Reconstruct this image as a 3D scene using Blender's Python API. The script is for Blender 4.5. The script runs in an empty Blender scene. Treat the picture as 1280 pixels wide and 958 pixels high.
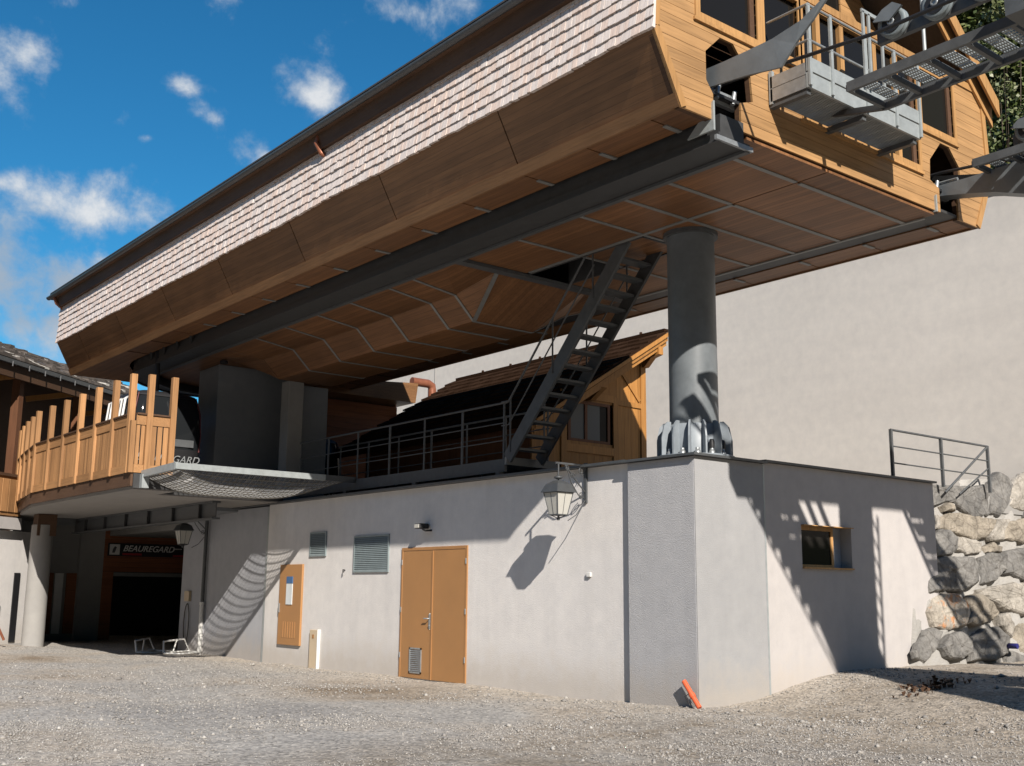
import bpy, math, random
import numpy as np
from mathutils import Vector, Matrix
random.seed(7); RNG = np.random.default_rng(7)
SC = bpy.context.scene
COL = SC.collection
# ------------------------------------------------------------------ camera
YAW, PITCH, ROLL = math.radians(51.1222), math.radians(10.7048), math.radians(-0.5675)
cam = bpy.data.cameras.new('camera'); co = bpy.data.objects.new('camera', cam); COL.objects.link(co)
fw = Vector((math.cos(YAW)*math.cos(PITCH), math.sin(YAW)*math.cos(PITCH), math.sin(PITCH)))
rt = Vector((math.sin(YAW), -math.cos(YAW), 0)); dn = fw.cross(rt)
r2 = rt*math.cos(ROLL)+dn*math.sin(ROLL); d2 = -rt*math.sin(ROLL)+dn*math.cos(ROLL)
m = Matrix((r2, -d2, -fw)).transposed().to_4x4(); m.translation = (0, 0, 1.6)
co.matrix_world = m
cam.sensor_fit = 'HORIZONTAL'; cam.sensor_width = 36; cam.lens = 36*1383.24/1280
cam.clip_start = 0.1; cam.clip_end = 3000
SC.camera = co
# ------------------------------------------------------------------ light
SUND = Vector((.333, .775, -.54)).normalized()
sl = bpy.data.lights.new('sun', 'SUN'); so = bpy.data.objects.new('sun', sl); COL.objects.link(so)
sl.energy = 5.0; sl.angle = math.radians(.5); sl.color = (1, .93, .84)
so.rotation_euler = SUND.to_track_quat('-Z', 'Y').to_euler(); so.location = (0, -10, 30)
W = bpy.data.worlds.new('World'); SC.world = W; W.use_nodes = True
SC.view_settings.view_transform = 'Standard'; SC.view_settings.look = 'None'
SC.view_settings.exposure = 0.42; SC.view_settings.gamma = 1
SC.cycles.max_bounces = 6; SC.cycles.diffuse_bounces = 1; SC.cycles.transparent_max_bounces = 6


def pray(x, y):
    return (r2*((x-640)/1383.24)+d2*((y-479)/1383.24)+fw).normalized()


def world():
    t = W.node_tree; N = t.nodes; L = t.links; N.clear()
    out = N.new('ShaderNodeOutputWorld'); bg = N.new('ShaderNodeBackground')
    sky = N.new('ShaderNodeTexSky'); sky.sky_type = 'NISHITA'; sky.sun_disc = False
    sky.sun_elevation = math.asin(.54); sky.sun_rotation = math.radians(203.3)
    sky.altitude = 1200; sky.air_density = 1.0; sky.dust_density = .0; sky.ozone_density = 2.0
    tc = N.new('ShaderNodeTexCoord')
    def M(op, a, b=None, c=None):
        n = N.new('ShaderNodeMath'); n.operation = op
        for i, v in enumerate((a, b, c)):
            if v is None: continue
            if isinstance(v, (int, float)): n.inputs[i].default_value = v
            else: L.new(v, n.inputs[i])
        return n.outputs[0]
    def V(op, a, b):
        n = N.new('ShaderNodeVectorMath'); n.operation = op
        for i, v in enumerate((a, b)):
            if isinstance(v, (tuple, Vector)): n.inputs[i].default_value = tuple(v)
            else: L.new(v, n.inputs[i])
        return n
    g = tc.outputs['Generated']
    n1 = N.new('ShaderNodeTexNoise'); n1.inputs['Scale'].default_value = 15; n1.inputs['Detail'].default_value = 12
    n1.inputs['Roughness'].default_value = .60; n1.inputs['Distortion'].default_value = .12
    n2 = N.new('ShaderNodeTexNoise'); n2.inputs['Scale'].default_value = 5; n2.inputs['Detail'].default_value = 6
    L.new(g, n1.inputs['Vector']); L.new(g, n2.inputs['Vector'])
    blobs = [(112, 268, 92, 48, .12, 1.0), (390, 122, 52, 38, .2, .8), (8, 70, 48, 34, 0, .8), (2, 228, 60, 22, 0, .7), (235, 112, 44, 20, .3, .55), (266, 146, 44, 24, .7, .75), (322, 190, 74, 32, .5, .8),
             (278, 12, 36, 70, 0, .62), (500, 18, 60, 36, .1, .55), (592, 6, 70, 54, 0, .85), (125, 325, 56, 16, .2, .5), (148, 150, 30, 22, 0, .42), (185, 172, 20, 12, 0, .4), (0, 345, 140, 84, .35, 1.25), (40, 412, 160, 46, .2, 1.25)]
    acc = None; bank = None
    for (px, py, rx, ry, an, w) in blobs:
        d = pray(px, py); u = (r2-d*d.dot(r2)).normalized(); v = d.cross(u)
        u2 = u*math.cos(an)+v*math.sin(an); v2 = -u*math.sin(an)+v*math.cos(an)
        df = V('SUBTRACT', g, d).outputs[0]
        a = V('DOT_PRODUCT', df, u2*(1383/rx)).outputs['Value']; b = V('DOT_PRODUCT', df, v2*(1383/ry)).outputs['Value']
        q = M('SQRT', M('ADD', M('MULTIPLY', a, a), M('MULTIPLY', b, b)))
        q = M('SUBTRACT', w, q)
        acc = q if acc is None else M('MAXIMUM', acc, q)
        if py == 345: bank = M('MULTIPLY', q, 1.3)
    acc = M('MAXIMUM', acc, -1.2)
    # scattered clouds elsewhere over the whole dome
    far = M('SUBTRACT', M('MULTIPLY', n2.outputs['Fac'], 3.0), 2.3)
    acc = M('MAXIMUM', acc, far)
    den = M('ADD', M('MULTIPLY', acc, .62), M('SUBTRACT', M('MULTIPLY', n1.outputs['Fac'], 3.0), 1.55))
    mr = N.new('ShaderNodeMapRange'); mr.interpolation_type = 'SMOOTHSTEP'
    mr.inputs['From Min'].default_value = -.02; mr.inputs['From Max'].default_value = .8
    L.new(den, mr.inputs['Value'])
    fac = M('MULTIPLY', mr.outputs[0], .93)
    cr = N.new('ShaderNodeMapRange'); cr.inputs['From Min'].default_value = .1; cr.inputs['From Max'].default_value = .8
    L.new(den, cr.inputs['Value'])
    cc = N.new('ShaderNodeMix'); cc.data_type = 'RGBA'; cc.inputs[6].default_value = (4.6, 5.8, 7.2, 1); cc.inputs[7].default_value = (9.8, 10.0, 10.2, 1)
    L.new(cr.outputs[0], cc.inputs[0])
    gb = N.new('ShaderNodeMapRange'); gb.inputs['From Min'].default_value = .0; gb.inputs['From Max'].default_value = .9; L.new(bank, gb.inputs['Value'])
    cg = N.new('ShaderNodeMix'); cg.data_type = 'RGBA'; cg.inputs[7].default_value = (4.6, 5.5, 6.6, 1); L.new(gb.outputs[0], cg.inputs[0]); L.new(cc.outputs[2], cg.inputs[6])
    hs = N.new('ShaderNodeHueSaturation'); hs.inputs['Saturation'].default_value = 1.25; hs.inputs['Value'].default_value = 1.0
    L.new(sky.outputs[0], hs.inputs['Color'])
    tint = N.new('ShaderNodeMix'); tint.data_type = 'RGBA'; tint.blend_type = 'MULTIPLY'; tint.inputs[0].default_value = 1
    tint.inputs[7].default_value = (.58, 1.42, 1.46, 1); L.new(hs.outputs[0], tint.inputs[6])
    mx = N.new('ShaderNodeMix'); mx.data_type = 'RGBA'
    L.new(fac, mx.inputs[0]); L.new(tint.outputs[2], mx.inputs[6]); L.new(cg.outputs[2], mx.inputs[7])
    L.new(mx.outputs[2], bg.inputs['Color']); bg.inputs['Strength'].default_value = .06
    L.new(bg.outputs[0], out.inputs[0])
world()


# ------------------------------------------------------------------ materials
def newmat(name):
    mt = bpy.data.materials.new(name); mt.use_nodes = True
    t = mt.node_tree; b = t.nodes['Principled BSDF']
    return mt, t, t.nodes, t.links, b


def pos(t, scale=(1, 1, 1)):
    g = t.nodes.new('ShaderNodeNewGeometry'); mp = t.nodes.new('ShaderNodeMapping'); mp.inputs['Scale'].default_value = scale
    t.links.new(g.outputs['Position'], mp.inputs['Vector']); return mp.outputs[0], g


def noise(t, vec, sc, det=4, ro=.6, dist=0):
    n = t.nodes.new('ShaderNodeTexNoise'); n.inputs['Scale'].default_value = sc; n.inputs['Detail'].default_value = det
    n.inputs['Roughness'].default_value = ro; n.inputs['Distortion'].default_value = dist; t.links.new(vec, n.inputs['Vector']); return n.outputs['Fac']


def ramp(t, fac, stops):
    r = t.nodes.new('ShaderNodeValToRGB'); e = r.color_ramp.elements
    while len(e) < len(stops): e.new(.5)
    for k, (p, c) in zip(e, stops):
        k.position = p; k.color = c if len(c) == 4 else (*c, 1)
    t.links.new(fac, r.inputs[0]); return r.outputs[0]


def mixc(t, fac, a, b, mode='MIX'):
    n = t.nodes.new('ShaderNodeMix'); n.data_type = 'RGBA'; n.blend_type = mode
    for i, v in ((0, fac), (6, a), (7, b)):
        if isinstance(v, (int, float)): n.inputs[i].default_value = v
        elif isinstance(v, tuple): n.inputs[i].default_value = v if len(v) == 4 else (*v, 1)
        else: t.links.new(v, n.inputs[i])
    return n.outputs[2]


def bump(t, b, h, st, dist=.02):
    n = t.nodes.new('ShaderNodeBump'); n.inputs['Strength'].default_value = st; n.inputs['Distance'].default_value = dist
    t.links.new(h, n.inputs['Height']); t.links.new(n.outputs[0], b.inputs['Normal'])


def sc(c, k): return tuple(min(1, v*k) for v in c)


def wood(name, c, axis='X', rough=.5, var=.25, spec=.35, plank=None):
    mt, t, N, L, b = newmat(name)
    s = {'X': (.6, 14, 14), 'Y': (14, .6, 14), 'Z': (14, 14, .6)}[axis]
    v, g = pos(t, s); n = noise(t, v, 2.2, 5, .6, .6)
    v2, _ = pos(t); nb = noise(t, v2, .55, 3)
    col = ramp(t, n, [(.25, sc(c, .68)), (.5, c), (.8, sc(c, 1.22))])
    col = mixc(t, 1.0, col, ramp(t, nb, [(.3, (.78, .76, .74)), (.7, (1.1, 1.08, 1.05))]), 'MULTIPLY')
    hgt = n
    if plank:       # narrow tongue-and-groove boards, too fine to tell apart from here
        comp, pitch = plank
        se = N.new('ShaderNodeSeparateXYZ'); L.new(g.outputs['Position'], se.inputs[0])
        def mth(op, a, b2=None):
            q = N.new('ShaderNodeMath'); q.operation = op; L.new(a, q.inputs[0])
            if b2 is not None: q.inputs[1].default_value = b2
            return q.outputs[0]
        u = mth('DIVIDE', se.outputs['XYZ'.index(comp)], pitch); fr = mth('FRACT', u); wn = N.new('ShaderNodeTexWhiteNoise'); wn.noise_dimensions = '1D'; L.new(mth('FLOOR', u), wn.inputs['W'])
        col = mixc(t, 1.0, col, ramp(t, wn.outputs['Value'], [(0, (.80, .79, .78)), (1, (1.16, 1.15, 1.14))]), 'MULTIPLY')
        gr = ramp(t, fr, [(0, (.30, .29, .28)), (.07, (1, 1, 1))]); col = mixc(t, 1.0, col, gr, 'MULTIPLY')
    oi = N.new('ShaderNodeObjectInfo'); mr = N.new('ShaderNodeMapRange')
    mr.inputs['To Min'].default_value = 1-var; mr.inputs['To Max'].default_value = 1+var*.7; L.new(oi.outputs['Random'], mr.inputs['Value'])
    hs = N.new('ShaderNodeHueSaturation'); L.new(col, hs.inputs['Color']); L.new(mr.outputs[0], hs.inputs['Value'])
    L.new(hs.outputs[0], b.inputs['Base Color']); b.inputs['Roughness'].default_value = rough; b.inputs['Specular IOR Level'].default_value = spec
    bump(t, b, n, .25, .006); return mt


def render_wall(name, c, fine=60, bs=.5, dist=.012, stain=.15, streak=True):
    mt, t, N, L, b = newmat(name)
    v, g = pos(t); n = noise(t, v, fine, 3, .65); nb = noise(t, v, .35, 5, .6); nm = noise(t, v, 4, 4, .6)
    col = ramp(t, nb, [(.3, sc(c, 1-stain)), (.7, sc(c, 1+stain*.5))])
    col = mixc(t, .5, col, mixc(t, 1.0, col, ramp(t, nm, [(.3, (.86, .86, .87)), (.7, (1.06, 1.05, 1.04))]), 'MULTIPLY'))
    if streak:
        vs, _ = pos(t, (3.2, 3.2, .14)); ns = noise(t, vs, 1, 5, .65)
        col = mixc(t, .2, col, mixc(t, 1.0, col, ramp(t, ns, [(.35, (.8, .8, .8)), (.6, (1.04, 1.04, 1.03))]), 'MULTIPLY'))
        # splash dirt near the ground
        se = N.new('ShaderNodeSeparateXYZ'); L.new(g.outputs['Position'], se.inputs[0])
        ad = N.new('ShaderNodeMath'); ad.operation = 'MULTIPLY_ADD'; L.new(nm, ad.inputs[0]); ad.inputs[1].default_value = -.9; L.new(se.outputs[2], ad.inputs[2])
        mr = N.new('ShaderNodeMapRange'); mr.inputs['From Min'].default_value = -.35; mr.inputs['From Max'].default_value = .25
        mr.inputs['To Min'].default_value = .45; mr.inputs['To Max'].default_value = 0; L.new(ad.outputs[0], mr.inputs['Value'])
        col = mixc(t, mr.outputs[0], col, (.40, .34, .27))
    L.new(col, b.inputs['Base Color']); b.inputs['Roughness'].default_value = .92; b.inputs['Specular IOR Level'].default_value = .15
    bump(t, b, n, bs, dist); return mt


def metal(name, c, rough=.5, met=.0, var=.2, sc_=6):
    mt, t, N, L, b = newmat(name)
    v, g = pos(t); n = noise(t, v, sc_, 6, .65); n2 = noise(t, v, 60, 2)
    col = ramp(t, n, [(.3, sc(c, 1-var)), (.7, sc(c, 1+var))])
    L.new(col, b.inputs['Base Color']); b.inputs['Metallic'].default_value = met
    rr = N.new('ShaderNodeMapRange'); rr.inputs['To Min'].default_value = rough-.12; rr.inputs['To Max'].default_value = rough+.15
    L.new(n, rr.inputs['Value']); L.new(rr.outputs[0], b.inputs['Roughness'])
    bump(t, b, n2, .06, .004); return mt


def plain(name, c, rough=.6, spec=.4):
    return metal(name, c, rough, 0, .08, 3)


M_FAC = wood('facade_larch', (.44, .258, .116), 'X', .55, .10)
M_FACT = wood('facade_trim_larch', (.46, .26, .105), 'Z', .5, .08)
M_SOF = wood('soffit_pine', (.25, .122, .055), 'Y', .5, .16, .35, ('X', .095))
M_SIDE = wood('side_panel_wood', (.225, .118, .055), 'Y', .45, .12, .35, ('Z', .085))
M_EDGE = wood('edge_board_wood', (.26, .14, .064), 'Y', .5, .1)
M_BAL = wood('balustrade_larch', (.42, .225, .10), 'Z', .6, .3)
M_BALR = wood('balustrade_rail_larch', (.40, .215, .095), 'Y', .6, .2)
M_CHA = wood('chalet_pine', (.42, .20, .055), 'Z', .6, .15)
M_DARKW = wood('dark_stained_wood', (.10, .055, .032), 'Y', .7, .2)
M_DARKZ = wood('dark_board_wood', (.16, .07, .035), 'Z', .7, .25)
M_CLAD = wood('reddish_cladding', (.26, .10, .045), 'X', .7, .2)
M_WALL = render_wall('pale_pinkish_render', (.76, .735, .715), 55, .42, .012, .08)
M_GREY = render_wall('grey_roughcast', (.50, .50, .515), 75, .9, .016, .07)
M_GREYS = render_wall('grey_smooth_render', (.44, .45, .48), 60, .4, .01, .06)
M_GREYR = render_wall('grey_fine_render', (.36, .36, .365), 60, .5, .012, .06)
M_WHITE = render_wall('white_render', (.515, .488, .475), 55, .35, .01, .05)
M_BIG = render_wall('beige_render', (.76, .715, .655), 45, .16, .01, .05, False)
_t = M_BIG.node_tree; _v, _ = pos(_t, (.05, .05, .9)); _n = noise(_t, _v, 1, 4); _b = _t.nodes['Principled BSDF']; _c = _b.inputs['Base Color'].links[0].from_socket
_t.links.new(mixc(_t, .55, _c, mixc(_t, 1.0, _c, ramp(_t, _n, [(.35, (.90, .89, .89)), (.6, (1.03, 1.02, 1.01))]), 'MULTIPLY')), _b.inputs['Base Color'])
M_CONC = render_wall('concrete', (.33, .32, .305), 30, .3, .01, .15, False)
M_CONCD = render_wall('pier_concrete', (.26, .275, .295), 30, .3, .01, .1, False)
M_SLABW = render_wall('slab_underside_paint', (.31, .295, .28), 30, .2, .01, .08, False)
M_STEEL = metal('dark_steel_paint', (.045, .045, .046), .5, 0, .2)
M_STEELM = metal('grey_steel_paint', (.085, .09, .094), .5, 0, .2)
M_GALV = metal('galvanised_steel', (.36, .38, .39), .42, .55, .15, 14)
M_GALVP = metal('pale_galvanised_sheet', (.36, .39, .395), .45, .25, .12, 8)
M_SEAM = metal('seam_strip_metal', (.25, .25, .24), .5, .2, .1)
M_COLM = metal('column_paint', (.145, .162, .175), .45, 0, .14, 4)
M_BEAM = metal('beam_paint', (.048, .049, .05), .5, 0, .2)
M_COLM_LIT = metal('column_paint_lit', (.235, .265, .295), .45, 0, .12, 6)  # column paint made lighter, with the sunlight on the foot in its colour
M_COP = metal('coping_metal', (.09, .095, .10), .45, .3, .15)
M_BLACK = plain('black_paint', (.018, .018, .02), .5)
M_DOOR = metal('ochre_door_paint', (.405, .205, .078), .5, 0, .07, 1.2)
M_DOORF = metal('ochre_frame_paint', (.40, .20, .078), .5, 0, .06, 2)
M_LOUV = metal('green_grey_louvre', (.25, .30, .31), .5, .1, .1)
M_WPL = plain('white_plastic', (.72, .71, .68), .4)
M_BEIGE = plain('beige_plastic', (.62, .50, .35), .5)
M_PAPER = plain('paper', (.66, .70, .72), .8)
M_BLUE = plain('blue_print', (.06, .14, .30), .7)
M_ORG = plain('orange_plastic_pipe', (.72, .13, .05), .45)
M_BLUP = plain('blue_plastic_pipe', (.03, .03, .18), .4)
M_RED = plain('red_print', (.42, .03, .04), .6)
M_MAR = plain('maroon_trim', (.10, .02, .02), .5)
M_SIGNT = plain('sign_lettering', (.75, .74, .70), .6)
M_COPP = metal('red_brown_pipe', (.30, .11, .06), .4, .3, .15)
M_NET = plain('net_cord', (.16, .15, .13), .9)
M_NETF = plain('fine_net_cord', (.55, .56, .57), .9)
M_RUB = plain('rubber_grey', (.20, .235, .25), .5)
M_MORT = render_wall('mortar', (.41, .395, .37), 25, .8, .03, .2, False)


def glassmat(name, c, rough=.08, trans=0.0):
    mt, t, N, L, b = newmat(name); v, g = pos(t); n = noise(t, v, 1.2, 3)
    b.inputs['Base Color'].default_value = (*c, 1); b.inputs['Roughness'].default_value = rough
    b.inputs['Specular IOR Level'].default_value = .1
    bump(t, b, n, .02, .02); return mt


M_GLASS = glassmat('dark_window_glass', (.014, .013, .012))
M_GGLASS = glassmat('gondola_glass', (.016, .018, .02), .05)
M_CURT = glassmat('curtained_glass', (.16, .16, .15), .2)
M_LGL = glassmat('lantern_glass', (.50, .49, .45), .35)


def shingle_mat(name, a, b_, dark):
    mt, t, N, L, b = newmat(name)
    v, g = pos(t, (10, 22, 2.0)); n = noise(t, v, 1.6, 5, .65, .3)
    rnd = N.new('ShaderNodeObjectInfo').outputs['Random']
    ri = g.outputs['Random Per Island']
    ad = N.new('ShaderNodeMath'); ad.operation = 'ADD'; L.new(rnd, ad.inputs[0]); L.new(ri, ad.inputs[1])
    fr = N.new('ShaderNodeMath'); fr.operation = 'FRACT'; L.new(ad.outputs[0], fr.inputs[0])
    base = ramp(t, fr.outputs[0], [(0, a), (.45, sc(a, .93)), (.75, b_), (1, sc(b_, 1.06))])
    if dark > .5: base = mixc(t, ramp(t, fr.outputs[0], [(.955, (0, 0, 0)), (.965, (1, 1, 1))]), base, (.50, .48, .44))  # a few shingles coloured pale for light reflected off the roof
    base = mixc(t, 1.0, base, ramp(t, n, [(.25, (.72, .70, .69)), (.55, (1, 1, 1)), (.8, (1.08, 1.06, 1.05))]), 'MULTIPLY')
    L.new(base, b.inputs['Base Color']); b.inputs['Roughness'].default_value = .55; b.inputs['Specular IOR Level'].default_value = .4
    bump(t, b, n, .5, .006); return mt


M_SHIN = shingle_mat('weathered_cedar_shingle', (.79, .705, .66), (.74, .60, .525), .1)
M_TILE = shingle_mat('brown_roof_tile', (.034, .019, .012), (.045, .026, .017), .1)
M_TILE.node_tree.nodes['Principled BSDF'].inputs['Specular IOR Level'].default_value = .0
M_TILE.node_tree.nodes['Principled BSDF'].inputs['Roughness'].default_value = .95
M_SHID = shingle_mat('old_dark_shingle', (.075, .064, .056), (.13, .11, .097), .9)


def rockmat(name, c1, c2, patch=None):
    mt, t, N, L, b = newmat(name); v, g = pos(t)
    n = noise(t, v, 2.6, 7, .68, .4); n2 = noise(t, v, 14, 6, .7)
    vo = N.new('ShaderNodeTexVoronoi'); vo.feature = 'DISTANCE_TO_EDGE'; vo.inputs['Scale'].default_value = 2.3; L.new(v, vo.inputs['Vector'])
    col = ramp(t, n, [(.3, c1), (.55, c2), (.75, sc(c2, 1.35))])
    col = mixc(t, .55, col, mixc(t, 1.0, col, ramp(t, n2, [(.3, (.5, .5, .5)), (.6, (1.1, 1.1, 1.1))]), 'MULTIPLY'))
    cr = ramp(t, vo.outputs['Distance'], [(0, (.45, .43, .42)), (.05, (1, 1, 1))])
    col = mixc(t, .6, col, mixc(t, 1.0, col, cr, 'MULTIPLY'))
    if patch:
        n3 = noise(t, v, 3.4, 5, .7); col = mixc(t, ramp(t, n3, [(.52, (0, 0, 0)), (.6, (1, 1, 1))]), col, patch)
    L.new(col, b.inputs['Base Color']); b.inputs['Roughness'].default_value = .9
    bump(t, b, n2, .9, .05); return mt


M_R1 = rockmat('grey_limestone', (.11, .107, .103), (.23, .22, .205))
M_R2 = rockmat('tan_limestone', (.20, .175, .14), (.35, .305, .245))
M_R3 = rockmat('pale_limestone', (.25, .23, .20), (.42, .385, .335))
M_R4 = rockmat('orange_spotted_limestone', (.36, .32, .27), (.48, .43, .36), (.55, .27, .13))


def groundmat():
    mt, t, N, L, b = newmat('gravel_ground'); v, g = pos(t)
    big = noise(t, v, .22, 5, .6, .3); mid = noise(t, v, 1.6, 6, .65); fi = noise(t, v, 38, 4, .7)
    vo = N.new('ShaderNodeTexVoronoi'); vo.inputs['Scale'].default_value = 26; L.new(v, vo.inputs['Vector'])
    vo2 = N.new('ShaderNodeTexVoronoi'); vo2.inputs['Scale'].default_value = 11; L.new(v, vo2.inputs['Vector'])
    col = ramp(t, big, [(.32, (.25, .20, .15)), (.42, (.40, .355, .305)), (.53, (.39, .37, .345)), (.66, (.30, .287, .275))])
    # pale dust along the foot of the wall and brown soil to the right of the corner
    se = N.new('ShaderNodeSeparateXYZ'); L.new(g.outputs['Position'], se.inputs[0])
    mr = N.new('ShaderNodeMapRange'); mr.inputs['From Min'].default_value = 10.2; mr.inputs['From Max'].default_value = 12; L.new(se.outputs[0], mr.inputs['Value'])
    my = N.new('ShaderNodeMapRange'); my.inputs['From Min'].default_value = 11.2; my.inputs['From Max'].default_value = 9.6; L.new(se.outputs[1], my.inputs['Value'])
    mm = N.new('ShaderNodeMath'); mm.operation = 'MULTIPLY'; L.new(mr.outputs[0], mm.inputs[0]); L.new(mid, mm.inputs[1])
    m2 = N.new('ShaderNodeMath'); m2.operation = 'MULTIPLY'; m2.use_clamp = True; L.new(mm.outputs[0], m2.inputs[0]); m2.inputs[1].default_value = 1.7
    col = mixc(t, m2.outputs[0], col, (.47, .42, .36))
    m3 = N.new('ShaderNodeMath'); m3.operation = 'MULTIPLY'; m3.use_clamp = True; L.new(my.outputs[0], m3.inputs[0]); L.new(ramp(t, mid, [(.35, (.3, .3, .3)), (.65, (1, 1, 1))]), m3.inputs[1])
    col = mixc(t, m3.outputs[0], col, (.265, .225, .18))
    col = mixc(t, 1.0, col, ramp(t, vo.outputs['Color'], [(.1, (.62, .62, .62)), (.5, (1, 1, 1)), (.9, (1.35, 1.33, 1.3))]), 'MULTIPLY')
    col = mixc(t, .6, col, mixc(t, 1.0, col, ramp(t, fi, [(.3, (.65, .65, .65)), (.7, (1.25, 1.25, 1.25))]), 'MULTIPLY'))
    L.new(col, b.inputs['Base Color']); b.inputs['Roughness'].default_value = .95; b.inputs['Specular IOR Level'].default_value = .15
    ad = N.new('ShaderNodeMath'); ad.operation = 'ADD'; L.new(vo.outputs['Distance'], ad.inputs[0]); L.new(vo2.outputs['Distance'], ad.inputs[1])
    bump(t, b, ad.outputs[0], .55, .025); return mt


def stonemat():
    mt, t, N, L, b = newmat('loose_stones'); v, g = pos(t)
    ri = g.outputs['Random Per Island']; n = noise(t, v, 40, 3)
    col = ramp(t, ri, [(0, (.20, .19, .18)), (.35, (.31, .29, .27)), (.7, (.365, .34, .31)), (.94, (.42, .40, .37)), (1, (.54, .52, .49))])
    col = mixc(t, .5, col, mixc(t, 1.0, col, ramp(t, n, [(.3, (.7, .7, .7)), (.7, (1.2, 1.2, 1.2))]), 'MULTIPLY'))
    L.new(col, b.inputs['Base Color']); b.inputs['Roughness'].default_value = .9; return mt


def leafmat(name, stops):
    mt, t, N, L, b = newmat(name); v, g = pos(t)
    n = noise(t, v, .9, 4)
    ad = N.new('ShaderNodeMath'); ad.operation = 'MULTIPLY_ADD'; L.new(g.outputs['Random Per Island'], ad.inputs[0]); ad.inputs[1].default_value = .5
    L.new(n, ad.inputs[2]); col = ramp(t, ad.outputs[0], stops)
    L.new(col, b.inputs['Base Color']); b.inputs['Roughness'].default_value = .5; return mt


M_GROUND = groundmat(); M_STONE = stonemat()
M_LEAF = leafmat('spruce_foliage', [(.3, (.028, .045, .012)), (.6, (.06, .09, .022)), (.95, (.12, .14, .04))])
M_LEAF2 = leafmat('broadleaf_foliage', [(.3, (.05, .075, .02)), (.7, (.10, .13, .04)), (1, (.20, .21, .11))])
M_BARK = wood('bark', (.13, .10, .08), 'Z', .9)
M_GRASS = leafmat('hill_grass', [(.3, (.05, .065, .02)), (.9, (.10, .11, .04))])


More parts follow.
